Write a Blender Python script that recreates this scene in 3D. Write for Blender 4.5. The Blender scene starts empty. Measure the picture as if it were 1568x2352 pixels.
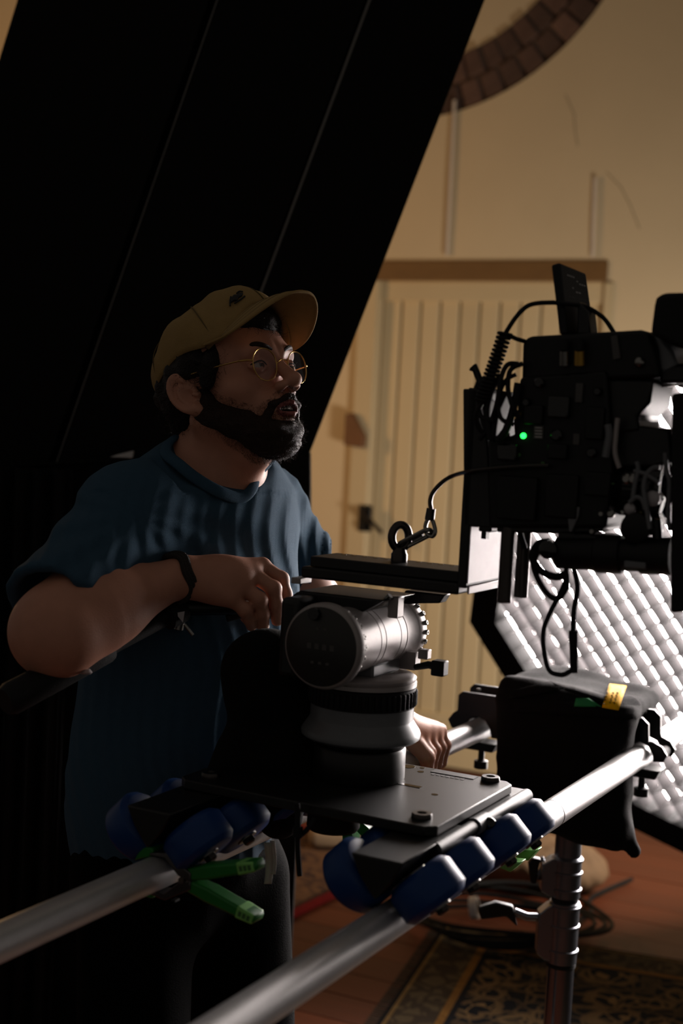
import bpy, bmesh, math, random
import numpy as np
from mathutils import Vector, Matrix, Euler

random.seed(7)
rng = np.random.default_rng(7)
SC = bpy.context.scene
COL = SC.collection

# ------------------------------------------------------------------ camera
FPX = 3267.0                      # focal length in pixels of the 1568 x 2352 frame
CAM_Z = 1.40
PITCH = math.radians(3.78)        # looking slightly down
ROLL = math.radians(3.0)          # hand-held tilt: verticals lean right
cam_data = bpy.data.cameras.new('camera')
cam_data.sensor_fit = 'VERTICAL'
cam_data.sensor_height = 36.0
cam_data.sensor_width = 24.0
cam_data.lens = FPX / 2352.0 * 36.0
cam_data.clip_start = 0.05
cam = bpy.data.objects.new('camera', cam_data)
COL.objects.link(cam)
FWD = Vector((0, math.cos(PITCH), -math.sin(PITCH)))
U0 = Vector((0, math.sin(PITCH), math.cos(PITCH)))
R0 = Vector((1, 0, 0))
RIGHT = R0 * math.cos(ROLL) + U0 * math.sin(ROLL)
UP = U0 * math.cos(ROLL) - R0 * math.sin(ROLL)
cam.matrix_world = Matrix(((RIGHT.x, UP.x, -FWD.x, 0), (RIGHT.y, UP.y, -FWD.y, 0),
                           (RIGHT.z, UP.z, -FWD.z, CAM_Z), (0, 0, 0, 1)))
cam_data.dof.use_dof = True
cam_data.dof.focus_distance = 2.02
cam_data.dof.aperture_fstop = 3.4
SC.camera = cam
CAMP = Vector((0, 0, CAM_Z))

# ------------------------------------------------------------------ world, exposure
SC.view_settings.view_transform = 'Standard'
SC.view_settings.look = 'None'
SC.view_settings.gamma = 1.0
SC.view_settings.exposure = 0.0
SC.view_settings.use_curve_mapping = False
world = bpy.data.worlds.new('dim_room')
SC.world = world
world.use_nodes = True
world.node_tree.nodes['Background'].inputs[0].default_value = (1.0, 0.90, 0.80, 1)
world.node_tree.nodes['Background'].inputs[1].default_value = 0.085

# ------------------------------------------------------------------ lights
def area_light(name, loc, target, size, power, color):
    d = bpy.data.lights.new(name, 'AREA')
    d.shape = 'DISK'; d.size = size; d.energy = power; d.color = color
    o = bpy.data.objects.new(name, d); COL.objects.link(o)
    o.location = loc
    o.rotation_euler = (Vector(target) - Vector(loc)).to_track_quat('-Z', 'Y').to_euler()
    return o
SOFTBOX_L = 55.0                  # radiance of the softbox diffuser, which is the key light
area_light('assumed_warm_lamp', (1.32, 3.95, 0.72), (0.30, 5.8, 0.85), 0.40, 26, (1.0, 0.89, 0.77))  # assumed lamp outside the frame, added to light the wall
lamp2_d = bpy.data.lights.new('assumed_amber_lamp', 'POINT')  # assumed lamp hidden behind the bulkhead, added to warm the left of the wall
lamp2_d.energy = 56; lamp2_d.color = (1.0, 0.58, 0.25); lamp2_d.shadow_soft_size = 0.15
lamp2_o = bpy.data.objects.new('assumed_amber_lamp', lamp2_d); COL.objects.link(lamp2_o); lamp2_o.location = (-1.9, 5.2, 1.7)

# ------------------------------------------------------------------ pixel -> world helpers
def ray(x, y):
    return FWD + RIGHT * ((x - 784.0) / FPX) + UP * ((1176.0 - y) / FPX)
def P(x, y, d):
    return CAMP + ray(x, y) * d
def PZ(x, y, z):
    r = ray(x, y)
    return CAMP + r * ((z - CAM_Z) / r.z)
def hit(x, y, o, n):
    r = ray(x, y)
    return CAMP + r * ((o - CAMP).dot(n) / r.dot(n))
UPZ = Vector((0, 0, 1))

# ------------------------------------------------------------------ materials
def lin(c):
    out = []
    for v in c:
        v /= 255.0
        out.append(v / 12.92 if v <= 0.04045 else ((v + 0.055) / 1.055) ** 2.4)
    return out
MATS = {}
def mat(name, rgb, rough=0.6, metal=0.0, var=0.15, scale=30.0, bump=0.0, bscale=None, spec=0.5,
        sheen=0.0, coat=0.0, stretch=None, objrand=0.0, sss=0.0, emit=None, trans=0.0, alpha=None):
    m = bpy.data.materials.new(name); m.use_nodes = True
    nt = m.node_tree; N = nt.nodes; L = nt.links
    b = N['Principled BSDF']
    c = lin(rgb)
    tc = N.new('ShaderNodeTexCoord')
    src = tc.outputs['Object']
    if stretch:
        mp = N.new('ShaderNodeMapping'); mp.inputs['Scale'].default_value = stretch
        L.new(src, mp.inputs[0]); src = mp.outputs[0]
    nz = N.new('ShaderNodeTexNoise'); nz.inputs['Scale'].default_value = scale; nz.inputs['Detail'].default_value = 4
    L.new(src, nz.inputs['Vector'])
    mx = N.new('ShaderNodeMix'); mx.data_type = 'RGBA'
    mx.inputs[6].default_value = [v * (1 - var) for v in c] + [1]
    mx.inputs[7].default_value = [min(1, v * (1 + var)) for v in c] + [1]
    L.new(nz.outputs['Fac'], mx.inputs[0])
    out = mx.outputs[2]
    if objrand:
        oi = N.new('ShaderNodeObjectInfo')
        mr = N.new('ShaderNodeMapRange'); mr.inputs[3].default_value = 1 - objrand; mr.inputs[4].default_value = 1 + objrand
        L.new(oi.outputs['Random'], mr.inputs[0])
        vm = N.new('ShaderNodeVectorMath'); vm.operation = 'SCALE'
        L.new(out, vm.inputs[0]); L.new(mr.outputs[0], vm.inputs[3]); out = vm.outputs[0]
    L.new(out, b.inputs['Base Color'])
    b.inputs['Roughness'].default_value = rough
    b.inputs['Metallic'].default_value = metal
    b.inputs['Specular IOR Level'].default_value = spec
    if sheen:
        b.inputs['Sheen Weight'].default_value = sheen; b.inputs['Sheen Roughness'].default_value = 0.4
        b.inputs['Sheen Tint'].default_value = [min(1, v * 3 + 0.2) for v in c] + [1]
    if coat: b.inputs['Coat Weight'].default_value = coat
    if sss:
        b.inputs['Subsurface Weight'].default_value = sss
        b.inputs['Subsurface Radius'].default_value = (0.012, 0.004, 0.002)
        b.inputs['Subsurface Scale'].default_value = 1.0
    if trans: b.inputs['Transmission Weight'].default_value = trans
    if alpha is not None: b.inputs['Alpha'].default_value = alpha
    if emit:
        b.inputs['Emission Color'].default_value = lin(emit[0]) + [1]
        b.inputs['Emission Strength'].default_value = emit[1]
    if bump:
        n2 = N.new('ShaderNodeTexNoise'); n2.inputs['Scale'].default_value = bscale or scale * 2; n2.inputs['Detail'].default_value = 5
        L.new(src, n2.inputs['Vector'])
        bp = N.new('ShaderNodeBump'); bp.inputs['Strength'].default_value = min(1.0, bump); bp.inputs['Distance'].default_value = 0.004
        L.new(n2.outputs['Fac'], bp.inputs['Height']); L.new(bp.outputs['Normal'], b.inputs['Normal'])
    MATS[name] = m
    return m

mat('plaster', (205, 184, 148), 0.85, var=0.10, scale=2.2, bump=0.35, bscale=9)
mat('door_paint', (196, 176, 138), 0.55, var=0.08, scale=3, bump=0.15, bscale=20, objrand=0.05)
mat('lintel_wood', (112, 80, 40), 0.6, var=0.2, scale=6, stretch=(0.4, 4, 4), bump=0.2)
mat('latch_wood', (104, 66, 34), 0.6, var=0.2, scale=12)
mat('brick', (90, 66, 54), 0.9, var=0.35, scale=14, bump=0.8, bscale=40, objrand=0.35)
mat('mortar', (96, 76, 62), 0.95, var=0.2, scale=20, bump=0.5)
mat('floor_wood', (84, 36, 13), 0.6, var=0.35, scale=5, stretch=(1, 14, 14), bump=0.12, objrand=0.22, spec=0.3)
mat('floor_gap', (30, 18, 10), 0.9)
mat('black_board', (5, 5, 4), 0.75, var=0.2, scale=8, spec=0.15)
mat('lit_board_edge', (92, 90, 86), 0.5, var=0.1, scale=8)  # black board edges catching light, with that light put into the colour
mat('white_plastic', (205, 200, 195), 0.45)
mat('black_metal', (12, 12, 12), 0.42, var=0.2, scale=60, spec=0.4)
mat('black_anodised', (24, 23, 23), 0.42, metal=0.3, var=0.12, scale=300, spec=0.5)
mat('black_gloss', (12, 12, 12), 0.18, var=0.1, spec=0.5)
mat('black_plastic', (9, 9, 9), 0.5, var=0.15, scale=80, spec=0.3)
mat('black_rubber', (10, 10, 10), 0.7, var=0.2, scale=120, spec=0.3, bump=0.15, bscale=300)
mat('black_cloth', (13, 12, 12), 0.92, var=0.3, scale=90, bump=0.4, bscale=500, spec=0.15, sheen=0.05)
mat('head_grey', (150, 143, 141), 0.38, metal=0.25, var=0.06, scale=200, spec=0.5)
mat('head_dark', (96, 98, 101), 0.40, metal=0.15, var=0.1, scale=150)
mat('cap_face', (42, 41, 39), 0.38, metal=0.3, var=0.1, scale=20)
mat('rail_alu', (200, 198, 198), 0.38, metal=0.55, var=0.10, scale=30, stretch=(1, 1, 1), bump=0.05, bscale=200)
mat('chrome', (120, 122, 128), 0.16, metal=0.85, var=0.05, scale=50)
mat('satin_alu', (124, 127, 133), 0.28, metal=0.85, var=0.08, scale=80)
mat('steel', (140, 138, 134), 0.30, metal=1.0, var=0.2, scale=120)
mat('steel_dark', (70, 66, 64), 0.32, metal=1.0, var=0.2, scale=120)
mat('lit_plate', (165, 160, 162), 0.45, metal=0.3, var=0.08, scale=60)  # pale metal, also painted on black faces that the softbox lights
mat('gold_metal', (205, 165, 95), 0.25, metal=1.0, var=0.05)
mat('blue_wheel', (3, 50, 106), 0.42, var=0.1, scale=40, spec=0.3)
mat('green_clamp', (26, 112, 38), 0.4, var=0.1, scale=60, spec=0.4)
mat('clamp_tip', (120, 190, 95), 0.45, var=0.1, scale=60)
mat('clamp_steel', (88, 86, 86), 0.35, metal=0.9, var=0.15, scale=80)
mat('white_tape', (196, 190, 184), 0.75, var=0.06)
mat('yellow_tape', (250, 186, 4), 0.7, var=0.06, scale=40, spec=0.1)
mat('green_tape', (10, 120, 60), 0.6, var=0.08, scale=40)
mat('ink', (90, 70, 20), 0.8)
mat('print_white', (170, 168, 165), 0.6)
mat('print_grey', (66, 64, 62), 0.6)
mat('print_green', (60, 105, 55), 0.6)
mat('led_green', (20, 255, 60), 0.4, emit=((30, 255, 70), 6.0))
mat('connector_gold', (190, 150, 70), 0.35, metal=0.8)
mat('grid_fabric', (35, 32, 33), 0.85, var=0.12, scale=80, spec=0.2)
mat('softbox_black', (12, 12, 12), 0.8, var=0.2, scale=50, spec=0.2)
mat('softbox_silver', (200, 200, 200), 0.4, var=0.05)
mat('brown_canvas', (110, 84, 58), 0.85, var=0.35, scale=12, bump=0.4, bscale=60)
mat('grey_case', (70, 70, 72), 0.5)
m = mat('diffuser', (255, 250, 248), 0.9, emit=((255, 244, 240), SOFTBOX_L))

# ------------------------------------------------------------------ mesh helpers
def setp(o, label=None, cat=None, group=None, kind=None):
    if label: o['label'] = label
    if cat: o['category'] = cat
    if group: o['group'] = group
    if kind: o['kind'] = kind
    return o
def thing(name, loc, label, cat, group=None, kind=None):
    o = bpy.data.objects.new(name, None); COL.objects.link(o)
    o.location = loc; o.empty_display_size = 0.05
    return setp(o, label, cat, group, kind)
def basis(axis, hint=None):
    a = Vector(axis).normalized()
    h = Vector(hint) if hint is not None else (Vector((0, 0, 1)) if abs(a.z) < 0.9 else Vector((1, 0, 0)))
    x = (h - a * h.dot(a)).normalized()
    return x, a.cross(x).normalized(), a

class MB:
    """collects shapes in world space and links them as one mesh object"""
    def __init__(s): s.v = []; s.f = []; s.mi = []; s.cur = 0
    def add(s, vs, fs):
        b = len(s.v); s.v += [Vector(p) for p in vs]
        for f in fs: s.f.append([b + i for i in f]); s.mi.append(s.cur)
        return s
    def box(s, c, ex, ey, ez):
        """c centre, ex/ey/ez half-extent vectors"""
        c, ex, ey, ez = map(Vector, (c, ex, ey, ez))
        vs = [c + ex * i + ey * j + ez * k for k in (-1, 1) for j in (-1, 1) for i in (-1, 1)]
        fs = [(0, 2, 3, 1), (4, 5, 7, 6), (0, 1, 5, 4), (2, 6, 7, 3), (0, 4, 6, 2), (1, 3, 7, 5)]
        if ex.cross(ey).dot(ez) < 0: fs = [f[::-1] for f in fs]
        return s.add(vs, fs)
    def hexa(s, bot, top):
        n = len(bot)
        fs = [tuple(range(n))[::-1], tuple(range(n, 2 * n))]
        fs += [(i, (i + 1) % n, n + (i + 1) % n, n + i) for i in range(n)]
        return s.add(list(bot) + list(top), fs)
    def cyl(s, p0, p1, r0, r1=None, seg=24, hint=None, caps=True):
        r1 = r0 if r1 is None else r1
        return s.lathe(p0, Vector(p1) - Vector(p0), [(0, r0), (1, r1)], seg, hint, caps, norm=False)
    def lathe(s, o, axis, prof, seg=32, hint=None, caps=True, norm=True):
        """prof: list of (distance along axis, radius)"""
        o = Vector(o); axis = Vector(axis)
        x, y, a = basis(axis, hint)
        ln = 1.0 if norm else axis.length
        vs = []; fs = []
        for t, r in prof:
            for i in range(seg):
                th = 2 * math.pi * i / seg
                vs.append(o + a * (t * ln) + (x * math.cos(th) + y * math.sin(th)) * r)
        n = len(prof)
        for j in range(n - 1):
            for i in range(seg):
                k = (i + 1) % seg
                fs.append((j * seg + i, j * seg + k, (j + 1) * seg + k, (j + 1) * seg + i))
        if caps:
            fs.append(tuple(range(seg))[::-1]); fs.append(tuple(range((n - 1) * seg, n * seg)))
        return s.add(vs, fs)
    def tube(s, pts, r, seg=8, closed=False, caps=True):
        pts = [Vector(p) for p in pts]; n = len(pts)
        rs = r if isinstance(r, (list, tuple)) else [r] * n
        tang = []
        for i in range(n):
            a = pts[(i - 1) % n] if (closed or i > 0) else pts[i]
            b = pts[(i + 1) % n] if (closed or i < n - 1) else pts[i]
            tang.append((b - a).normalized())
        x, y, _ = basis(tang[0])
        vs = []
        for i in range(n):
            t = tang[i]
            x = (x - t * x.dot(t)).normalized(); y = t.cross(x)
            for k in range(seg):
                th = 2 * math.pi * k / seg
                vs.append(pts[i] + (x * math.cos(th) + y * math.sin(th)) * rs[i])
        fs = []
        for i in range(n if closed else n - 1):
            j = (i + 1) % n
            for k in range(seg):
                l = (k + 1) % seg
                fs.append((i * seg + k, i * seg + l, j * seg + l, j * seg + k))
        if caps and not closed:
            fs.append(tuple(range(seg))[::-1]); fs.append(tuple(range((n - 1) * seg, n * seg)))
        return s.add(vs, fs)
    def prism(s, pts, ext):
        """planar polygon pts extruded by vector ext"""
        pts = [Vector(p) for p in pts]; ext = Vector(ext)
        nrm = Vector()
        for i in range(len(pts)): nrm += pts[i].cross(pts[(i + 1) % len(pts)])
        if nrm.dot(ext) < 0: pts = pts[::-1]
        return s.hexa(pts, [p + ext for p in pts])
    def sphere(s, c, r, seg=16, rings=8, ax=None):
        ex, ey, ez = ax if ax else (Vector((1, 0, 0)), Vector((0, 1, 0)), Vector((0, 0, 1)))
        rr = r if isinstance(r, (list, tuple)) else (r, r, r)
        vs = [Vector(c) - ez * rr[2]]; fs = []
        for j in range(1, rings):
            ph = -math.pi / 2 + math.pi * j / rings
            for i in range(seg):
                th = 2 * math.pi * i / seg
                vs.append(Vector(c) + ex * (rr[0] * math.cos(ph) * math.cos(th)) + ey * (rr[1] * math.cos(ph) * math.sin(th)) + ez * (rr[2] * math.sin(ph)))
        vs.append(Vector(c) + ez * rr[2])
        for i in range(seg):
            k = (i + 1) % seg
            fs.append((0, 1 + k, 1 + i))
            for j in range(rings - 2):
                a = 1 + j * seg
                fs.append((a + i, a + k, a + seg + k, a + seg + i))
            a = 1 + (rings - 2) * seg
            fs.append((a + i, a + k, len(vs) - 1))
        return s.add(vs, fs)
    def build(s, name, mats, parent=None, smooth=40, bevel=0.0, bseg=2, origin=None, subsurf=0, group=None):
        me = bpy.data.meshes.new(name)
        if origin is None:
            if parent is not None: origin = Vector(parent.matrix_world.translation) if parent.parent else Vector(parent.location)
            else:
                lo = Vector([min(v[i] for v in s.v) for i in range(3)]); hi = Vector([max(v[i] for v in s.v) for i in range(3)])
                origin = Vector(((lo.x + hi.x) / 2, (lo.y + hi.y) / 2, lo.z))
        origin = Vector(origin)
        me.from_pydata([tuple(v - origin) for v in s.v], [], s.f)
        mats = mats if isinstance(mats, (list, tuple)) else [mats]
        for m in mats: me.materials.append(MATS[m] if isinstance(m, str) else m)
        if len(mats) > 1: me.polygons.foreach_set('material_index', s.mi)
        me.update()
        if smooth:
            me.polygons.foreach_set('use_smooth', [True] * len(me.polygons))
            me.set_sharp_from_angle(angle=math.radians(smooth))
        o = bpy.data.objects.new(name, me); COL.objects.link(o)
        if parent is not None:
            o.parent = parent
            po = Vector((0, 0, 0))
            q = parent
            while q is not None: po += Vector(q.location); q = q.parent
            o.location = origin - po
        else: o.location = origin
        if bevel:
            bv = o.modifiers.new('bevel', 'BEVEL'); bv.width = bevel; bv.segments = bseg; bv.limit_method = 'ANGLE'
            bv.angle_limit = math.radians(40); bv.harden_normals = False
        if subsurf:
            ss = o.modifiers.new('subsurf', 'SUBSURF'); ss.levels = subsurf; ss.render_levels = subsurf
        return o

def catmull(pts, n=8, closed=False):
    pts = [Vector(p) for p in pts]; out = []
    m = len(pts)
    for i in range(m if closed else m - 1):
        if closed: a, b, c, d = pts[(i - 1) % m], pts[i], pts[(i + 1) % m], pts[(i + 2) % m]
        else: a, b, c, d = pts[max(i - 1, 0)], pts[i], pts[i + 1], pts[min(i + 2, m - 1)]
        for k in range(n):
            t = k / n
            out.append(0.5 * ((2 * b) + (c - a) * t + (2 * a - 5 * b + 4 * c - d) * t * t + (3 * b - a - 3 * c + d) * t ** 3))
    if not closed: out.append(pts[-1])
    return out

# ------------------------------------------------------------------ implicit surfaces (organic shapes)
def A3(v): return np.array(tuple(v), dtype=np.float64)
def s_sph(p, c, r): return np.linalg.norm(p - A3(c), axis=1) - r
def s_ell(p, c, r, R=None):
    q = p - A3(c)
    if R is not None: q = q @ R            # columns of R are the ellipsoid axes
    r = A3(r)
    k0 = np.linalg.norm(q / r, axis=1); k1 = np.linalg.norm(q / (r * r), axis=1)
    return k0 * (k0 - 1.0) / np.maximum(k1, 1e-9)
def s_cap(p, a, b, ra, rb=None):
    rb = ra if rb is None else rb
    a, b = A3(a), A3(b); ba = b - a
    h = np.clip(((p - a) @ ba) / max(ba @ ba, 1e-12), 0, 1)
    return np.linalg.norm(p - a - h[:, None] * ba, axis=1) - (ra + (rb - ra) * h)
def s_box(p, c, hs, R=None, rad=0.0):
    q = p - A3(c)
    if R is not None: q = q @ R
    q = np.abs(q) - (A3(hs) - rad)
    return np.linalg.norm(np.maximum(q, 0), axis=1) + np.minimum(q.max(axis=1), 0) - rad
def s_tor(p, c, R, r0, r1):
    q = (p - A3(c)) @ R                    # torus axis = third column
    return np.hypot(np.hypot(q[:, 0], q[:, 1]) - r0, q[:, 2]) - r1
def smin(a, b, k):
    h = np.maximum(k - np.abs(a - b), 0) / k
    return np.minimum(a, b) - h * h * k * 0.25
def smax(a, b, k): return -smin(-a, -b, k)

def mesh_sdf(f, lo, hi, h, B=8):
    """sparse surface nets: returns vertices and quads of f = 0 inside the box lo..hi"""
    lo = A3(lo); hi = A3(hi)
    nb = np.maximum(1, np.ceil((hi - lo) / (B * h)).astype(int))
    g = np.stack(np.meshgrid(*[np.arange(n) for n in nb], indexing='ij'), -1).reshape(-1, 3)
    cen = lo + (g + 0.5) * (B * h)
    act = g[np.abs(f(cen)) < B * h * 0.5 * 1.7320508 * 1.25 + 2 * h]
    loc = np.stack(np.meshgrid(*[np.arange(B + 1)] * 3, indexing='ij'), -1).reshape(-1, 3)
    corner = np.array([(i, j, k) for i in (0, 1) for j in (0, 1) for k in (0, 1)])
    M = (nb + 2) * B + 4
    keys_l, pos_l, val_l = [], [], []
    for s in range(0, len(act), 400):
        a = act[s:s + 400]
        idx = a[:, None, :] * B + loc[None]
        v = f((lo + idx.reshape(-1, 3) * h)).reshape(len(a), B + 1, B + 1, B + 1)
        c8 = np.stack([v[:, i:i + B, j:j + B, k:k + B] for i, j, k in corner], -1).reshape(-1, 8)
        ci = (a[:, None, :] * B + np.stack(np.meshgrid(*[np.arange(B)] * 3, indexing='ij'), -1).reshape(1, -1, 3)).reshape(-1, 3)
        neg = (c8 < 0).sum(1)
        m = (neg > 0) & (neg < 8)
        if m.any(): pos_l.append(ci[m]); val_l.append(c8[m])
    ci = np.concatenate(pos_l); c8 = np.concatenate(val_l)
    key = (ci[:, 0] * M[1] + ci[:, 1]) * M[2] + ci[:, 2]
    o = np.argsort(key); key = key[o]; ci = ci[o]; c8 = c8[o]
    acc = np.zeros((len(ci), 3)); cnt = np.zeros(len(ci))
    for e0 in range(8):
        for ax in range(3):
            if corner[e0][ax]: continue
            e1 = e0 + (4, 2, 1)[ax]
            a, b = c8[:, e0], c8[:, e1]
            m = (a < 0) != (b < 0)
            t = np.where(m, a / np.where(m, a - b, 1), 0)
            pt = np.repeat(corner[e0][None].astype(float), len(ci), 0); pt[:, ax] += t
            acc[m] += pt[m]; cnt[m] += 1
    verts = lo + (ci + acc / cnt[:, None]) * h
    stride = [M[1] * M[2], M[2], 1]
    quads = []
    for ax in range(3):
        b_, c_ = (ax + 1) % 3, (ax + 2) % 3
        e1 = (4, 2, 1)[ax]
        m = (c8[:, 0] < 0) != (c8[:, e1] < 0)
        k0 = key[m]; flip = c8[m, 0] < 0
        ks = [k0, k0 - stride[b_], k0 - stride[b_] - stride[c_], k0 - stride[c_]]
        ii = [np.searchsorted(key, k_) for k_ in ks]
        ok = np.ones(len(k0), bool)
        for i_, k_ in zip(ii, ks): ok &= (i_ < len(key)) & (key[np.minimum(i_, len(key) - 1)] == k_)
        q = np.stack(ii, 1)
        q = np.where(flip[:, None], q, q[:, ::-1])
        quads.append(q[ok])
    return verts, np.concatenate(quads)

def link_mesh(name, verts, quads, mats, parent=None, origin=(0, 0, 0), matidx=None):
    me = bpy.data.meshes.new(name)
    org = np.array(tuple(origin))
    me.from_pydata((verts - org).tolist(), [], quads.tolist() if isinstance(quads, np.ndarray) else quads)
    for m in (mats if isinstance(mats, (list, tuple)) else [mats]): me.materials.append(MATS[m] if isinstance(m, str) else m)
    if matidx is not None: me.polygons.foreach_set('material_index', np.asarray(matidx, dtype=np.int32))
    me.polygons.foreach_set('use_smooth', [True] * len(me.polygons))
    me.update()
    o = bpy.data.objects.new(name, me); COL.objects.link(o)
    po = Vector((0, 0, 0)); q = parent
    while q is not None: po += Vector(q.location); q = q.parent
    o.parent = parent
    o.location = Vector(origin) - po
    return o
def Rm(x, y, z): return np.array([tuple(x), tuple(y), tuple(z)]).T
def noise3(p, sc, seed=0):
    """cheap smooth pseudo-noise from summed sines, about -1..1"""
    r = np.random.default_rng(seed)
    out = np.zeros(len(p))
    for i in range(6):
        d = r.normal(size=3); d /= np.linalg.norm(d)
        out += np.sin((p @ d) * sc * r.uniform(0.6, 1.6) + r.uniform(0, 6.28))
    return out / 3.2

# ================================================================== THE ROOM
WALL_O = PZ(1080, 1772, 0.0)
WDIR = Vector((0.903, -0.430, 0)).normalized()         # along the wall, to the right
WN = Vector((-WDIR.y * -1, -WDIR.x, 0)).normalized()   # towards the room
WN = Vector((WDIR.y, -WDIR.x, 0)).normalized()
def wall_uz(x, y, off=0.0):
    p = hit(x, y, WALL_O + WN * off, WN)
    return (p - WALL_O).dot(WDIR), p.z
def WP(u, z, off=0.0):
    return WALL_O + WDIR * u + UPZ * z + WN * off

# ---- door opening and round blind window, measured on the wall
d_u0 = wall_uz(862, 900)[0]; d_u1 = wall_uz(1372, 900)[0]; d_z1 = wall_uz(1100, 646)[1]
ring_c = wall_uz(967, -269)
ring_r1 = 0.5 * ((wall_uz(1395, 0)[0] - ring_c[0]) ** 2 + (wall_uz(1395, 0)[1] - ring_c[1]) ** 2) ** 0.5 \
    + 0.5 * ((wall_uz(1130, 215)[0] - ring_c[0]) ** 2 + (wall_uz(1130, 215)[1] - ring_c[1]) ** 2) ** 0.5
ring_r0 = ring_r1 - 0.225
WT = 0.25
wl, wr, wtop = -5.5, 3.2, 5.2
mb = MB()
def wbox(u0, u1, z0, z1, o0=-WT, o1=0.0, m=mb):
    m.box(WP((u0 + u1) / 2, (z0 + z1) / 2, (o0 + o1) / 2), WDIR * ((u1 - u0) / 2), WN * ((o1 - o0) / 2), UPZ * ((z1 - z0) / 2))
H = ring_r1 + 0.12
cu, cz = ring_c
wbox(wl, d_u0, 0, cz - H); wbox(d_u1, wr, 0, cz - H); wbox(d_u0, d_u1, d_z1, cz - H)
wbox(wl, cu - H, cz - H, wtop); wbox(cu + H, wr, cz - H, wtop); wbox(cu - H, cu + H, cz + H, wtop)
NS = 96
for i in range(NS):
    q = []
    for j in (i, i + 1):
        th = 2 * math.pi * j / NS
        c, s_ = math.cos(th), math.sin(th); k = H / max(abs(c), abs(s_))
        q.append((WP(cu + ring_r1 * c, cz + ring_r1 * s_), WP(cu + k * c, cz + k * s_), WP(cu + ring_r1 * c, cz + ring_r1 * s_, -WT)))
    mb.add([q[0][0], q[0][1], q[1][1], q[1][0]], [(0, 1, 2, 3)])
    mb.add([q[0][0], q[1][0], q[1][2], q[0][2]], [(0, 1, 2, 3)])
wall = mb.build('wall_back', 'plaster', smooth=0)
setp(wall, 'cream plastered wall with a round brick ring and a boarded door', kind='structure')
mi = MB()
n = 64
mi.prism([WP(cu + ring_r0 * math.cos(2 * math.pi * i / n), cz + ring_r0 * math.sin(2 * math.pi * i / n), -0.025) for i in range(n)], -WN * 0.05)
mi.build('plaster_infill', 'plaster', wall)
mi = MB()
for i in range(NS):       # mortar bed behind the bricks
    q = [WP(cu + r * math.cos(2 * math.pi * j / NS), cz + r * math.sin(2 * math.pi * j / NS), -0.022) for j in (i, i + 1) for r in (ring_r0, ring_r1)]
    q2 = [WP(cu + ring_r0 * math.cos(2 * math.pi * j / NS), cz + ring_r0 * math.sin(2 * math.pi * j / NS), -0.10) for j in (i, i + 1)]
    mi.add(q, [(0, 1, 3, 2)]); mi.add([q[0], q[2], q2[1], q2[0]], [(0, 1, 2, 3)])
mi.build('mortar_bed', 'mortar', wall)
NB = 62
first = {}
for c_ in range(2):
    r0 = ring_r0 + c_ * 0.1125 + 0.004; r1 = r0 + 0.104
    for i in range(NB):
        th = 2 * math.pi * (i + 0.5 * c_) / NB
        dr = WDIR * math.cos(th) + UPZ * math.sin(th); dt = -WDIR * math.sin(th) + UPZ * math.cos(th)
        w0 = r0 * math.pi / NB * 0.88; w1 = r1 * math.pi / NB * 0.88
        if c_ not in first:
            b = MB()
            ex, ez, ey = Vector((1, 0, 0)), Vector((0, 0, 1)), Vector((0, 1, 0))
            hgt = (r1 - r0) / 2
            bot = [ex * -w0 + ez * -hgt + ey * -.05, ex * w0 + ez * -hgt + ey * -.05, ex * w1 + ez * hgt + ey * -.05, ex * -w1 + ez * hgt + ey * -.05]
            b.hexa(bot, [p + ey * 0.055 for p in bot])
            o = b.build('brick', 'brick', None, smooth=0, origin=(0, 0, 0), bevel=0.006, bseg=1)
            first[c_] = o
        else:
            o = first[c_].copy(); COL.objects.link(o)
        o.parent = wall
        o.matrix_local = Matrix.Translation(-wall.location) @ Matrix.Translation(WP(cu, cz, -0.012 + random.uniform(-.006, .006)) + dr * (r0 + r1) / 2) @ \
            Matrix(((dt.x, WN.x, dr.x, 0), (dt.y, WN.y, dr.y, 0), (dt.z, WN.z, dr.z, 0), (0, 0, 0, 1)))

# ---- door
door = thing('door_1', WP((d_u0 + d_u1) / 2, 0, 0), 'cream painted plank door under a dark wooden lintel', 'door', kind='structure')
m_ = MB()
zl0, zl1 = wall_uz(1130, 646)[1], wall_uz(1130, 599)[1]
ul0 = wall_uz(860, 620)[0]
m_.box(WP((ul0 + d_u1) / 2, (zl0 + zl1) / 2, -0.02), WDIR * ((d_u1 - ul0) / 2 + 0.01), WN * 0.030, UPZ * ((zl1 - zl0) / 2))
m_.build('lintel', 'lintel_wood', door, bevel=0.004)
npl = 11
pw = (d_u1 - d_u0) / npl
ref = None
for i in range(npl):
    if ref is None:
        m_ = MB(); m_.box(Vector((0, 0, d_z1 / 2 + 0.05)), (pw / 2 - 0.0045, 0, 0), (0, 0.018, 0), (0, 0, d_z1 / 2 - 0.06))
        o = m_.build('plank', 'door_paint', None, origin=(0, 0, 0), smooth=0, bevel=0.006, bseg=2); ref = o
    else:
        o = ref.copy(); COL.objects.link(o)
    o.parent = door
    o.location = WP(d_u0 + pw * (i + 0.5), 0, -0.045) - door.location
    o.rotation_euler = (0, 0, math.atan2(WDIR.y, WDIR.x))
m_ = MB(); m_.box(WP((d_u0 + d_u1) / 2, d_z1 / 2, -0.075), WDIR * ((d_u1 - d_u0) / 2), WN * 0.012, UPZ * (d_z1 / 2)); m_.build('backing', 'door_paint', door)
m_ = MB(); m_.box(WP((d_u0 + d_u1) / 2, d_z1 - 0.04, -0.02), WDIR * ((d_u1 - d_u0) / 2), WN * 0.012, UPZ * 0.04); m_.build('top_rail', 'door_paint', door, bevel=0.004)
zb = wall_uz(1060, 1648)[1]
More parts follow.
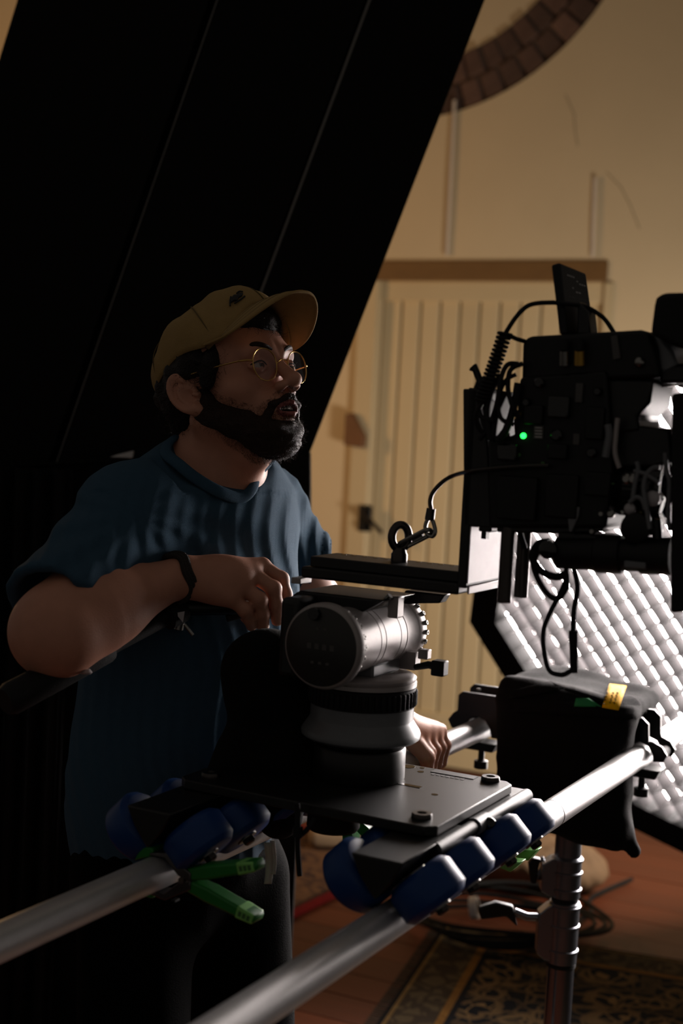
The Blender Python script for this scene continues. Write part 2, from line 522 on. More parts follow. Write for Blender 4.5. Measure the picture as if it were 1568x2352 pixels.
m_ = MB(); m_.box(WP((d_u0 + d_u1) / 2, zb / 2, -0.018), WDIR * ((d_u1 - d_u0) / 2), WN * 0.012, UPZ * (zb / 2)); m_.build('bottom_rail', 'door_paint', door, bevel=0.004)
m_ = MB(); m_.box(WP(d_u0 - 0.045, d_z1 / 2, 0.0), WDIR * 0.045, WN * 0.025, UPZ * (d_z1 / 2)); m_.build('jamb', 'door_paint', door, bevel=0.006)
m_ = MB(); m_.box(WP(d_u1 + 0.02, d_z1 / 2, -0.01), WDIR * 0.02, WN * 0.02, UPZ * (d_z1 / 2)); m_.build('jamb', 'door_paint', door, bevel=0.006)
hu, hz = wall_uz(845, 1190)
m_ = MB(); m_.box(WP(hu, hz, 0.03), WDIR * 0.028, WN * 0.008, UPZ * 0.055)
hd = m_.build('handle_plate', 'black_metal', door, bevel=0.004)
m_ = MB(); m_.cyl(WP(hu, hz + .03, 0.03), WP(hu, hz + .03, 0.075), 0.012)
m_.tube([WP(hu, hz + .03, 0.075), WP(hu + 0.03, hz + .012, 0.08), WP(hu + 0.10, hz - .05, 0.078)], 0.009, 10)
m_.build('lever', 'steel_dark', hd)
m_ = MB(); m_.cyl(WP(hu, hz - .03, 0.03), WP(hu, hz - .03, 0.055), 0.014); m_.build('lock', 'black_metal', hd)
lu, lz = wall_uz(822, 985)
m_ = MB(); m_.hexa([WP(lu - .035, lz - .07, .025), WP(lu + .05, lz - .075, .025), WP(lu + .055, lz - .03, .025), WP(lu - .005, lz + .065, .025), WP(lu - .035, lz + .06, .025)],
                   [WP(lu - .035, lz - .07, .06), WP(lu + .05, lz - .075, .06), WP(lu + .055, lz - .03, .06), WP(lu - .005, lz + .065, .06), WP(lu - .035, lz + .06, .06)])
m_.build('wooden_catch', 'latch_wood', door, bevel=0.004)

# ---- thin pale surface conduits on the wall
mat('conduit', (205, 190, 172), .6, var=.05)
def conduit(pa, pb, nm, lab):
    a, b = wall_uz(*pa), wall_uz(*pb)
    m_ = MB(); m_.tube([WP(a[0], a[1], 0.012), WP((a[0] + b[0]) / 2, (a[1] + b[1]) / 2, 0.014), WP(b[0], b[1], 0.012)], 0.007, 10)
    o = m_.build(nm, 'conduit'); setp(o, lab, kind='structure')
conduit((1046, 232), (1028, 588), 'trim_1', 'thin pale conduit running down from the brick ring')
conduit((1368, 410), (1362, 592), 'trim_2', 'short pale conduit above the right end of the lintel')

mat('crack', (164, 146, 116), .9)
for pts in ([(1298, 218), (1318, 262), (1320, 300), (1326, 335)], [(1392, 395), (1425, 430), (1446, 470), (1468, 525)]):
    m_ = MB(); m_.tube([WP(*wall_uz(x, y), -.001) for x, y in pts], .003, 6); m_.build('crack', 'crack', wall)

# ---- floor boards
ylo = -1.2
fl = MB()
fl.box((0.4, 2.6, -0.06), (6.2, 0, 0), (0, 5.2, 0), (0, 0, 0.03))
floor = fl.build('floor', 'floor_gap', smooth=0, origin=(0, 0, 0))
setp(floor, 'reddish brown varnished floorboards', kind='structure')
ref = None
bw = 0.135
ang = math.atan2(WDIR.y, WDIR.x)
k = 0
for i in range(34):
    off = bw * (i + 0.5)
    # each row is two boards with a staggered butt joint
    cut = random.uniform(-0.9, 1.6)
    for (u0, u1) in ((-3.6, cut), (cut, 3.0)):
        if ref is None:
            b = MB(); b.box((0, 0, -0.016), (0.5, 0, 0), (0, bw / 2 - 0.0016, 0), (0, 0, 0.014))
            o = b.build('board', 'floor_wood', None, origin=(0, 0, 0), smooth=0); ref = o
        else:
            o = ref.copy(); COL.objects.link(o)
        o.parent = floor
        c = WP((u0 + u1) / 2, 0, off)
        o.location = (c.x, c.y, random.uniform(-0.0012, 0.0))
        o.rotation_euler = (0, 0, ang); o.scale = (u1 - u0 - 0.004, 1, 1)

# ---- black slanting bulkhead behind the man: sloping boards above a vertical black partition
BN = Vector((0, -1, 0))
BD = 3.05
def BP(x, y, off=0.0):
    return hit(x, y, Vector((0, BD, 0)) + BN * off, BN)
def xl(p, q, y):   # x on the line p-q at image height y
    return p[0] + (q[0] - p[0]) * (y - p[1]) / (q[1] - p[1])
LN = [((40, 0), (0, 130)), ((497, 0), (130, 1058)), ((845, 0), (600, 660)), ((1112, 0), (710, 1042))]
YT, YB = -260, 1070
mbk = MB()
mbk.prism([BP(xl(*LN[0], YT), YT, -0.05), BP(xl(*LN[0], YB), YB, -0.05), BP(xl(*LN[3], YB), YB, -0.05), BP(xl(*LN[3], YT), YT, -0.05)], -BN * 0.02)
wl_o = mbk.build('wall_left', 'black_board', smooth=0, origin=BP(400, 1055))
setp(wl_o, 'black slanting boarded bulkhead above a black partition', kind='structure')
for i in range(3):
    gap = 22 if i == 1 else 8
    x0t, x0b = xl(*LN[i], YT), xl(*LN[i], YB); x1t, x1b = xl(*LN[i + 1], YT), xl(*LN[i + 1], YB)
    g1 = 18 if i == 0 else 6
    if i == 2: g1 = 0
    m_ = MB(); m_.prism([BP(x0t + 4, YT), BP(x0b + 4, YB), BP(x1b - g1, YB), BP(x1t - g1, YT)], -BN * 0.045)
    b_ = m_.build('board', 'black_board', wl_o, smooth=0, bevel=0.0015)
    if i > 0:
        w = (3.0, 2.2) if i == 1 else (7.5, 5.5)
        m_ = MB(); m_.prism([BP(x0t, YT, .001), BP(x0b, YB, .001), BP(x0b + w[1], YB, .001), BP(x0t + w[0], YT, .001)], -BN * 0.02)
        m_.build('lit_edge_strip', 'lit_board_edge', b_, smooth=0)  # grey strip painted as the light caught along the board edge
# lower vertical partition
zt = BP(283, 1050).z
m_ = MB(); m_.prism([BP(-300, 1086, .012), BP(300, 1052, .012), BP(712, 1040, .012), BP(714, 1300, .012), Vector((BP(714, 1300).x, BD - .012, 0)), Vector((BP(-300, 1086).x, BD - .012, 0))], -BN * 0.08)
m_.build('partition_panel', 'black_board', wl_o, smooth=0, bevel=0.003)
m_ = MB(); m_.prism([BP(-300, 1086, .012), BP(300, 1052, .012), BP(300, 1056, .012), BP(-300, 1090, .012)], BN * 0.03)
m_.build('ledge', 'black_board', wl_o, smooth=0, bevel=0.002)
# a standing black drape edge at the far left below the ledge
mdr = MB(); pts = []
for i in range(60):
    u = i / 59
    x = BP(-40, 1500).x + (BP(165, 1500).x - BP(-40, 1500).x) * u
    pts.append((x, BD - 0.09 - 0.02 * math.sin(u * 31) - 0.01 * math.sin(u * 13 + 1)))
vs = [Vector((x, y, z)) for z in (0.003, zt - 0.03) for x, y in pts]
mdr.add(vs, [(i, i + 1, 61 + i, 60 + i) for i in range(59)])
dr_ = mdr.build('black_drape', 'black_cloth', smooth=60)
dr_.modifiers.new('thick', 'SOLIDIFY').thickness = 0.004
setp(dr_, 'black cloth drape hanging at the far left behind the man', 'drape')
# small white clip on the ledge
cc = BP(283, 1048, 0.03); cc.z = zt
cl_ = MB(); cl_.hexa([cc + Vector((-.028, -.008, 0)), cc + Vector((.02, -.008, 0)), cc + Vector((.02, .008, 0)), cc + Vector((-.028, .008, 0))],
                     [cc + Vector((-.012, -.006, .006)), cc + Vector((.022, -.006, .016)), cc + Vector((.022, .006, .016)), cc + Vector((-.012, .006, .006))])
setp(cl_.build('plastic_clip', 'print_white', bevel=0.002), 'small white plastic clip lying on the black ledge', 'clip')

# ================================================================== SOFTBOX
SB_C = P(1700, 1425, 3.30)
SB_N = (RIGHT * -0.60 + UP * -0.37 + FWD * -0.72).normalized()
SB_A = (RIGHT * 0.53 - UP * 0.85); SB_A = (SB_A - SB_N * SB_A.dot(SB_N)).normalized()
SB_B = SB_N.cross(SB_A).normalized()
if SB_B.dot(RIGHT) < 0: SB_B = -SB_B
SB_R = 0.60            # grid
SB_RO = 0.675          # outer edge of the black border
def SBP(a, b, n=0.0): return SB_C + SB_A * a + SB_B * b + SB_N * n
octo = [(SB_R * math.cos(math.pi / 8 + i * math.pi / 4) / math.cos(math.pi / 8), SB_R * math.sin(math.pi / 8 + i * math.pi / 4) / math.cos(math.pi / 8)) for i in range(8)]
sb = thing('softbox', SBP(0, 0, -0.1), 'large octagonal softbox with a glowing diffuser behind a grey fabric egg crate grid', 'softbox')
m_ = MB(); m_.add([SBP(a, b) for a, b in octo], [tuple(range(8)) if SB_A.cross(SB_B).dot(SB_N) > 0 else tuple(range(8))[::-1]])
m_.build('diffuser', 'diffuser', sb, smooth=0)
pitch = 0.043; dep = 0.056
def clip(off):            # half-length of the octagon chord at this offset
    o_ = abs(off)
    if o_ > SB_R: return 0
    t = SB_R * math.tan(math.pi / 8)
    return SB_R if o_ <= t else SB_R - (o_ - t)
nk = int(SB_R / pitch)
for fam in (0, 1):
    for k in range(-nk, nk + 1):
        off = k * pitch + 0.012
        h_ = clip(off)
        if h_ < 0.05: continue
        # a soft strip of fabric that billows a little between the crossings
        nseg = max(2, int(2 * h_ / (pitch / 4)))
        vs = []
        for j in range(nseg + 1):
            t = -h_ + 2 * h_ * j / nseg
            bul = 0.0035 * math.sin(math.pi * (t - 0.012) / pitch) ** 2 * (1 if (int(math.floor((t - 0.012) / pitch)) + k) % 2 else -0.4)
            for n_ in (0.004, dep * 0.5, dep):
                w = bul if n_ == dep * 0.5 else bul * 0.35
                vs.append(SBP(t, off + w, n_) if fam == 0 else SBP(off + w, t, n_))
        m_ = MB(); m_.add(vs, [(3 * j + q, 3 * j + 3 + q, 3 * j + 4 + q, 3 * j + 1 + q) for j in range(nseg) for q in (0, 1)])
        o = m_.build('grid_strip', 'grid_fabric', sb, smooth=60)
# black rim, shell cone
m_ = MB()
for i in range(8):
    a0, b0 = octo[i]; a1, b1 = octo[(i + 1) % 8]
    s1 = SB_RO / SB_R
    m_.hexa([SBP(a0, b0, -0.03), SBP(a1, b1, -0.03), SBP(a1 * s1, b1 * s1, -0.03), SBP(a0 * s1, b0 * s1, -0.03)],
            [SBP(a0, b0, 0.055), SBP(a1, b1, 0.055), SBP(a1 * s1, b1 * s1, 0.055), SBP(a0 * s1, b0 * s1, 0.055)])
m_.build('rim', 'softbox_black', sb, smooth=0)
m_ = MB()
for i in range(8):
    a0, b0 = octo[i]; a1, b1 = octo[(i + 1) % 8]
    k_ = SB_RO / SB_R
    m_.add([SBP(a0 * k_, b0 * k_, -0.02), SBP(a1 * k_, b1 * k_, -0.02), SBP(a1 * .16, b1 * .16, -0.46), SBP(a0 * .16, b0 * .16, -0.46)], [(0, 1, 2, 3)])
m_.build('shell', 'softbox_black', sb, smooth=0)
m_ = MB(); m_.lathe(SBP(0, 0, -0.44), -SB_N, [(0, .10), (.02, .12), (.1, .12), (.24, .10)], 24); m_.build('lamp_head', 'black_plastic', sb)

# ---- added body for the assumed wall light, behind the softbox outside the frame
lamp_p = Vector((1.32, 3.95, 0.72)); lamp_n = (Vector((0.30, 5.8, 0.85)) - lamp_p).normalized()
wlp = thing('added_lamp_body', (lamp_p.x, lamp_p.y, 0), 'added round black lamp body for the assumed wall light, on a low stand behind the softbox', 'lamp')
m_ = MB(); m_.lathe(lamp_p - lamp_n * .16, lamp_n, [(0, .02), (0, .10), (.04, .19), (.20, .225), (.20, .215), (.05, .18), (.02, .10)], 32, caps=False); m_.build('housing', 'softbox_black', wlp)
m_ = MB(); m_.lathe(Vector((lamp_p.x, lamp_p.y, .03)) - lamp_n * .10, UPZ, [(0, .014), (.55, .014)], 16); m_.build('pole', 'black_metal', wlp)
m_ = MB(); m_.lathe(Vector((lamp_p.x, lamp_p.y, 0)) - Vector((lamp_n.x, lamp_n.y, 0)) * .10, UPZ, [(0, .16), (.02, .16), (.03, .03)], 32); m_.build('base', 'black_metal', wlp)

# ================================================================== DOLLY TRACK, DOLLY, FLUID HEAD
RAIL_Z = 0.84
TR = Vector((0.4640, 0.8859, 0)).normalized()       # along the rails, away from the camera
SR = TR.cross(UPZ).normalized()                     # across the rails, to the right
ORG = Vector((PZ(822, 1800, 0.925).x, PZ(822, 1800, 0.925).y, 0))
def RL(t, s, z): return ORG + TR * t + SR * s + UPZ * z
def RT(x, y, t):                                    # pixel -> (s, z) on the upright plane across the rails at t
    p = hit(x, y, ORG + TR * t, TR) - ORG
    return p.dot(SR), p.z
def rbox(m, t0, t1, s0, s1, z0, z1):
    m.box(RL((t0 + t1) / 2, (s0 + s1) / 2, (z0 + z1) / 2), TR * ((t1 - t0) / 2), SR * ((s1 - s0) / 2), UPZ * ((z1 - z0) / 2)); return m
def pxbox(m, x0, y0, x1, y1, t0, t1):
    """box whose near face covers this pixel rectangle on the plane t0"""
    ym, xm = (y0 + y1) / 2, (x0 + x1) / 2
    s0, s1 = RT(x0, ym, t0)[0], RT(x1, ym, t0)[0]
    z1, z0 = RT(xm, y0, t0)[1], RT(xm, y1, t0)[1]
    return rbox(m, t0, t1, s0, s1, z0, z1)
def pxprism(m, pts, t0, t1):
    q = [RT(x, y, t0) for x, y in pts]
    return m.prism([RL(t0, s, z) for s, z in q], TR * (t1 - t0))
RAIL_R = 0.0205
S_NEAR, S_FAR = 0.157, -0.147
def rail(s, t0, t1, label, marks):
    o = thing('dolly_rail', RL((t0 + t1) / 2, s, RAIL_Z), label, 'rail', 'aluminium dolly rails')
    m = MB(); m.lathe(RL(t0, s, RAIL_Z), TR, [(0, RAIL_R - .002), (0.002, RAIL_R), (t1 - t0 - .002, RAIL_R), (t1 - t0, RAIL_R - .002)], 48)
    m.build('tube', 'rail_alu', o)
    for t in marks:
        m = MB(); m.lathe(RL(t, s, RAIL_Z), TR, [(0, RAIL_R), (0, RAIL_R + .0004), (0.0025, RAIL_R + .0004), (0.0025, RAIL_R)], 48)
        m.build('joint_line', 'steel_dark', o)
rail(S_NEAR, -0.95, 1.15, 'nearer bright aluminium tube rail crossing the lower right of the picture', [0.321])
rail(S_FAR, -0.85, 0.92, 'farther aluminium tube rail running under the arms of the man', [])

# ---- dolly
PT = 0.935                                           # top of the dolly plate
dolly = thing('slider_dolly', RL(0, 0, RAIL_Z), 'black metal slider dolly plate on blue wheels riding the two rails', 'camera dolly')
m = MB()
c = 0.012
t0, t1, s0, s1 = -0.158, 0.104, -0.178, 0.178
m.prism([RL(t0 + c, s0, PT - .012), RL(t0, s0 + c, PT - .012), RL(t0, s1 - c, PT - .012), RL(t0 + c, s1, PT - .012), RL(t1 - c, s1, PT - .012), RL(t1, s1 - c, PT - .012), RL(t1, s0 + c, PT - .012), RL(t1 - c, s0, PT - .012)], UPZ * 0.012)
m.build('top_plate', 'black_anodised', dolly, bevel=0.0015)
for t, s in ((0.092, 0.148), (-0.125, 0.148), (0.092, -0.148), (-0.125, -0.148)):
    m = MB(); m.lathe(RL(t, s, PT), UPZ, [(0, .0125), (.0035, .0125), (.006, .0115), (.006, .006), (.003, .0055)], 20)
    m.build('bolt', 'steel_dark', dolly)
for (t, s, r) in ((0.075, 0.055, .0045), (0.09, 0.03, .009), (-0.02, 0.118, .0045), (0.095, 0.048, .0035)):
    m = MB(); m.lathe(RL(t, s, PT - 0.001), UPZ, [(0, r), (.0013, r)], 16); m.build('hole', 'black_gloss', dolly)
m = MB()
rbox(m, -.004, .004, .058, .09, PT, PT + .0006); m.build('slot', 'black_gloss', dolly)
m = MB(); rbox(m, 0.082, 0.1, 0.066, 0.128, PT, PT + .0008); m.build('label_strip', 'head_dark', dolly)
for q in range(7):
    m = MB(); rbox(m, 0.070, 0.077, 0.072 + q * .007, 0.0765 + q * .007, PT, PT + .0005); m.build('lettering', 'print_grey', dolly)
WR, WW = 0.041, 0.044
WTS = [0.083, -0.006, -0.128, -0.216]
def wheel(t, s_rail, side):
    u = (SR * side + UPZ).normalized(); ax = (SR * side - UPZ).normalized()
    c = RL(t, s_rail, RAIL_Z) + u * (RAIL_R + WR)
    m = MB()
    prof = [(-WW / 2, .014), (-WW / 2, WR - .0075), (-WW / 2 + .001, WR - .0062), (-WW / 2 + .0065, WR - .0006), (-WW / 2 + .008, WR), (WW / 2 - .008, WR), (WW / 2 - .0065, WR - .0006), (WW / 2 - .001, WR - .0062), (WW / 2, WR - .0075), (WW / 2, .014)]
    m.lathe(c, ax, prof, 40)
    w = m.build('wheel', 'blue_wheel', dolly)
    m = MB(); m.lathe(c - ax * (WW / 2 + .002), ax, [(0, .005), (0, .0135), (WW + .004, .0135), (WW + .004, .005)], 20); m.build('bearing', 'steel', w)
    m = MB(); m.lathe(c + ax * (WW / 2), ax, [(0, .0085), (.007, .0085), (.009, .006)], 6); m.build('axle_nut', 'steel_dark', w)
    # axle stub to the truck bracket
    return c, ax
for s_rail in (S_NEAR, S_FAR):
    for t in WTS:
        for side in (-1, 1): wheel(t, s_rail, side)
    for k in (0, 2):                                 # truck carriers: a bevelled spine above the tube with inclined cheeks
        ta, tb = WTS[k + 1] - .045, WTS[k] + .045
        m = MB()
        z0, z1 = RAIL_Z + .0815, PT - .0125
        m.prism([RL(ta, s_rail - .032, z1), RL(ta, s_rail + .032, z1), RL(ta, s_rail + .020, z0 - .022), RL(ta, s_rail, z0 - .046), RL(ta, s_rail - .020, z0 - .022)], TR * (tb - ta))
        m.build('truck_block', 'black_metal', dolly, bevel=0.002)
# round edge bars under the plate edge, with the locking screws
for (ta, tb) in ((-0.172, -0.055), (-0.018, 0.132)):
    m = MB(); m.lathe(RL(ta, 0.186, PT - .021), TR, [(0, .006), (.003, .009), (tb - ta - .003, .009), (tb - ta, .006)], 20); m.build('edge_bar', 'black_anodised', dolly)
m = MB(); m.lathe(RL(-0.055, 0.186, PT - .021), TR, [(0, .011), (.037, .011)], 20); m.build('bar_coupler', 'head_dark', dolly)
m = MB(); m.sphere(RL(-0.03, 0.197, PT - .022), 0.0095, 16, 10); m.build('ball_knob', 'black_gloss', dolly)
for t in (-0.15, -0.085, -0.02, 0.045):
    m = MB(); m.sphere(RL(t, 0.196, PT - .031), 0.005, 12, 8); m.build('screw_head', 'black_gloss', dolly)

# ---- fluid head
Z0 = PT
head = thing('fluid_head', RL(0, 0, Z0), 'big grey fluid tripod head with a drum on its side, bolted to the dolly plate', 'tripod head')
m = MB(); m.lathe(RL(0, 0, Z0), UPZ, [(0, .058), (.003, .060), (.040, .060), (.043, .058), (.043, .046), (.030, .046)], 64, caps=False); m.build('bowl_ring', 'black_anodised', head)
m = MB(); m.lathe(RL(0, 0, Z0 + .004), UPZ, [(0, .044), (.030, .046), (.044, .060), (.052, .070)], 64); m.build('neck', 'black_anodised', head)
m = MB(); m.lathe(RL(0, 0, Z0 + .052), UPZ, [(0, .068), (.001, .074), (.004, .0775), (.009, .078), (.013, .0765), (.026, .0675), (.028, .0672), (.047, .0672)], 96); m.build('pan_housing', 'head_dark', head)
m = MB(); m.lathe(RL(0, 0, Z0 + .096), UPZ, [(0, .064), (.001, .0685), (.026, .0685), (.027, .064)], 96); kr = m.build('knurled_ring', 'black_rubber', head)
ref = None
for i in range(52):
    th = 2 * math.pi * i / 52
    if ref is None:
        m = MB(); m.lathe(Vector((0.0685, 0, .003)), UPZ, [(0, .0018), (.002, .0028), (.018, .0028), (.020, .0018)], 8)
        o = m.build('knurl', 'black_rubber', None, origin=(0, 0, 0)); ref = o
    else: o = ref.copy(); COL.objects.link(o)
    o.parent = kr; o.location = (0, 0, .096); o.rotation_euler = (0, 0, th)
m = MB(); m.lathe(RL(0, 0, Z0 + .123), UPZ, [(0, .066), (.001, .0695), (.006, .0695), (.007, .067), (.009, .0685), (.012, .0685), (.015, .064), (.016, .02)], 96); m.build('turntable', 'head_grey', head)
DZ = 1.120                                            # drum axis height
T_N, T_F = -0.122, 0.098
m = MB(); m.lathe(RL(T_N, 0, DZ), TR, [(0, .03), (0, .0490), (.0015, .0515), (.006, .0535), (.014, .0535), (.017, .050), (.017, .03)], 96); capo = m.build('drum_cap', 'head_grey', head)
m = MB(); m.lathe(RL(T_N - .0012, 0, DZ), TR, [(0, .0475), (.001, .0488), (.002, .0488)], 96); m.build('cap_face', 'cap_face', capo)
m = MB(); m.lathe(RL(T_N - .0065, -0.010, DZ + .040), TR, [(0, .0035), (.0, .0072), (.0012, .008), (.0055, .008)], 24); m.build('cap_screw', 'black_gloss', capo)
for q, (ww, hh, dz) in enumerate(((.006, .007, .0), (.006, .007, .0), (.006, .007, .0), (.006, .007, 0.0), (.0045, .003, -.02), (.0045, .003, -.02), (.0045, .003, -.02), (.0045, .003, .022), (.0045, .003, .022))):
    n_ = [4, 4, 4, 4, 3, 3, 3, 2, 2][q]; k_ = [0, 1, 2, 3, 0, 1, 2, 0, 1][q]
    m = MB(); sc_ = (k_ - (n_ - 1) / 2) * .0105
    rbox(m, T_N - .0016, T_N - .0010, sc_ - ww / 2, sc_ + ww / 2, DZ + dz - hh / 2, DZ + dz + hh / 2); m.build('lettering', 'print_grey', capo)
m = MB(); m.lathe(RL(T_N + .017, 0, DZ), TR, [(0, .0455), (.020, .0455), (.022, .0425), (.064, .0425), (.0645, .0419), (.0655, .0419), (.066, .0425), (.078, .0425), (.0785, .0419), (.0795, .0419), (.08, .0425), (.122, .0425), (.1225, .0419), (.1235, .0419), (.124, .0425), (.140, .0425), (.1405, .0419), (.1415, .0419), (.142, .0428), (.178, .0435), (.180, .0445), (.198, .0445), (.203, .041), (.203, .02)], 96)
m.build('drum', 'head_grey', head)
for (tt, rr, ph) in ((T_N + .027, .0455, 0.1), (T_F - .008, .0445, 0.0)):
    ref = None
    for i in range(22):
        th = 2 * math.pi * (i + ph) / 22
        dr = SR * math.cos(th) + UPZ * math.sin(th)
        m = MB(); m.lathe(RL(tt, 0, DZ) + dr * (rr - .003), dr, [(0, .0036), (.0055, .0036), (.0063, .003), (.0063, .0017), (.0045, .0016)], 12)
        m.build('screw', 'steel', head)
# yoke: pedestal on the turntable, cradle to the top platform
m = MB(); rbox(m, -0.035, 0.045, -0.030, 0.030, Z0 + .137, DZ - .030); m.build('pedestal', 'head_dark', head, bevel=0.003)
m = MB(); rbox(m, 0.048, 0.066, 0.022, 0.05, Z0 + .139, DZ - .022); m.build('pedestal_block', 'head_grey', head, bevel=0.0015)
m = MB(); m.prism([RL(-.052, -.075, 1.176), RL(-.052, .048, 1.176), RL(-.052, .018, DZ + .038), RL(-.052, -.045, DZ + .012), RL(-.052, -.085, DZ + .006)], TR * 0.1); m.build('cradle', 'black_metal', head, bevel=0.003)
m = MB(); m.prism([RL(.052, .028, 1.178), RL(.052, .085, 1.178), RL(.052, .078, 1.166), RL(.052, .052, 1.163), RL(.052, .034, DZ + .040), RL(.052, .018, DZ + .040)], TR * 0.022); m.build('cradle_lug', 'black_anodised', head, bevel=0.002)
m = MB(); rbox(m, -.02, -.0, .038, .052, 1.150, 1.178); m.build('side_lug', 'head_grey', head, bevel=0.002)
m = MB(); m.tube([RL(-.03, .022, DZ + .044), RL(-.03, .036, DZ + .049), RL(-.03, .046, DZ + .06)], .004, 8); m.build('clip_wire', 'steel', head)
m = MB(); rbox(m, -.100, -.03, -.074, -.045, DZ - .05, 1.172); m.build('brake_housing', 'black_metal', head, bevel=0.008, bseg=3)
m = MB(); m.lathe(RL(-.02, -.074, 1.15), -SR, [(0, .016), (.004, .020), (.018, .020), (.022, .017)], 24); m.build('brake_knob', 'black_rubber', head)
# pan lock lever on the right of the turntable
m = MB(); m.tube([RL(.035, .055, Z0 + .146), RL(.035, .075, Z0 + .152), RL(.035, .086, Z0 + .151)], [.004, .005, .006], 10)
rbox(m, .026, .044, .082, .100, Z0 + .140, Z0 + .160); m.build('pan_lever', 'black_plastic', head, bevel=0.002)
m = MB(); rbox(m, .05, .064, .052, .066, Z0 + .155, Z0 + .168); m.build('lever_block', 'head_grey', head, bevel=0.0015)
# tie-down under the plate
m = MB(); m.lathe(RL(-.055, -.005, .915), -UPZ, [(0, .02), (.008, .02), (.010, .033), (.034, .034), (.038, .031)], 32); m.build('tie_down_knob', 'black_rubber', head)
# pan handle: bar with rubber grip, running back towards the left foreground
pa = P(645, 1392, 1.975); pb = P(420, 1396, 1.935); pc = P(10, 1612, 1.74)
d1 = (pb - pa)
m = MB(); m.lathe(pa + (pa - pb).normalized() * .0, (pb - pa), [(0, .018), (.03, .018), (.034, .011), (d1.length, .011)], 20); bar = m.build('pan_handle', 'black_metal', head)
d2 = (pc - pb)
m = MB(); m.lathe(pb, d2, [(0, .012), (.004, .019), (.03, .019), (.034, .012), (.13, .012), (.132, .018), (.137, .0195), (.16, .0200), (d2.length - .01, .021), (d2.length, .017)], 24); m.build('grip', 'black_rubber', bar)
m = MB(); m.lathe(pb + d2.normalized() * .0, -RIGHT * .2 - UP * .9 + FWD * 0.1, [(0, .007), (.03, .007), (.032, .004)], 12); m.build('clamp_screw', 'steel', bar)
w_ = P(425, 1400, 1.79)
m = MB(); m.hexa([P(402, 1408, 1.905), P(424, 1404, 1.905), P(420, 1430, 1.905)], [P(402, 1408, 1.91), P(424, 1404, 1.91), P(420, 1430, 1.91)]); m.build('lock_tab', 'lit_plate', bar)
m = MB(); m.cyl(P(424, 1434, 1.908), P(443, 1459, 1.908), .0022); m.build('lock_pin', 'steel', bar)
m = MB(); m.lathe(P(198, 1537, 1.79), -UP, [(0, .005), (.004, .008), (.006, .006)], 12); m.build('end_screw', 'lit_plate', bar)
m = MB(); m.cyl(P(520, 1418, 1.965), P(552, 1410, 1.97), .0065); m.build('lever_tip', 'black_plastic', bar)

# ---- top platform + upright plate (camera bracket) with the eye bolt
tp0, tp1 = -0.056, 0.062
sL, sC = RT(690, 1320, tp0)[0], RT(1052, 1350, tp0)[0]
zt, zb = RT(900, 1297, tp0)[1], RT(900, 1350, tp0)[1]
zm = RT(900, 1322, tp0)[1]
brk = thing('camera_bracket', RL(0, 0, zb), 'black right angle bracket with a tall upright plate on top of the fluid head', 'bracket')
m = MB(); rbox(m, tp0, tp1, sL, sC, zb, zm - .0005); m.build('sliding_plate', 'black_anodised', brk, bevel=0.003)
m = MB(); rbox(m, tp0 + .002, tp1 - .045, sL + .012, sC - .001, zm, zt); m.build('base_plate', 'black_metal', brk, bevel=0.0015)
for i in range(12):
    sx = sL + .03 + i * (sC - sL - .05) / 11
    m = MB(); m.lathe(RL(.004, sx, zt - .0002), UPZ, [(0, .0035), (.0006, .0035)], 12); m.build('hole', 'black_gloss', brk)
s_v0, s_v1 = sC, sC + 0.010
z_vt = RT(1042, 889, tp0)[1]
m = MB(); rbox(m, tp0, tp1 + .002, s_v0 - .002, s_v1, zm - .006, z_vt); m.build('upright_plate', 'black_metal', brk, bevel=0.0015)
m = MB(); rbox(m, tp0 + .002, tp1, s_v1, s_v1 + .0015, zm + .0, z_vt - .15); m.build('lit_plate_face', 'lit_plate', brk)  # pale sheet paints the softbox light on the black upright's side
m = MB(); rbox(m, tp0 + .003, tp1, s_v1, s_v1 + .003, zb + .002, zm - .003); m.build('lit_end_face', 'lit_plate', brk, bevel=0.001)  # softbox light on the plate end, painted as a pale face
m = MB(); pxbox(m, 668, 1327, 690, 1341, tp0, tp0 + .03); m.build('end_stop', 'head_grey', brk, bevel=0.001)
# eye bolt
eb = RL(-.014, RT(916, 1286, -.014)[0], zt)
m = MB(); m.lathe(eb, UPZ, [(0, .0105), (.010, .0105), (.012, .009), (.018, .008)], 20)
R_e = 0.0135
cen = eb + UPZ * (.018 + R_e)
ex_ = (SR * .75 + TR * .66).normalized()
ey_ = UPZ
m.tube([cen + ex_ * (R_e * .82 * math.cos(2 * math.pi * i / 28)) + ey_ * (R_e * 1.15 * math.sin(2 * math.pi * i / 28)) for i in range(28)], .0052, 12, closed=True)
m.build('eye_bolt', 'steel_dark', brk)

# ---- safety cable: quick link, thimble, ferrule, wire
sc_o = thing('safety_cable', cen, 'steel safety wire with a quick link hooked into the eye bolt', 'safety cable')
q0 = cen + (SR * .1) * 0 ; tq = -.014
def at(x, y, t=tq): s, z = RT(x, y, t); return RL(t, s, z)
l0, l1 = at(918, 1256), at(990, 1219)
dl = (l1 - l0).normalized(); nl = TR.cross(dl).normalized()
m = MB(); ln = (l1 - l0).length; pts = []
for i in range(40):
    th = 2 * math.pi * i / 40
    cx = math.copysign(1, math.cos(th)) * (ln / 2 - .006)
    pts.append((l0 + l1) / 2 + dl * (cx + .006 * math.cos(th)) + (nl * .55 + TR * .83) * (.0062 * math.sin(th)))
m.tube(pts, .0030, 8, closed=True); lk = m.build('quick_link', 'steel', sc_o)
m = MB(); m.lathe(l0 + dl * .018 + TR * .005, dl, [(0, .0045), (.016, .0045)], 6); m.build('link_nut', 'steel', lk)
m = MB(); tt = [at(985, 1186), at(977, 1207), at(980, 1225), at(992, 1232), at(999, 1222), at(996, 1204), at(989, 1186)]
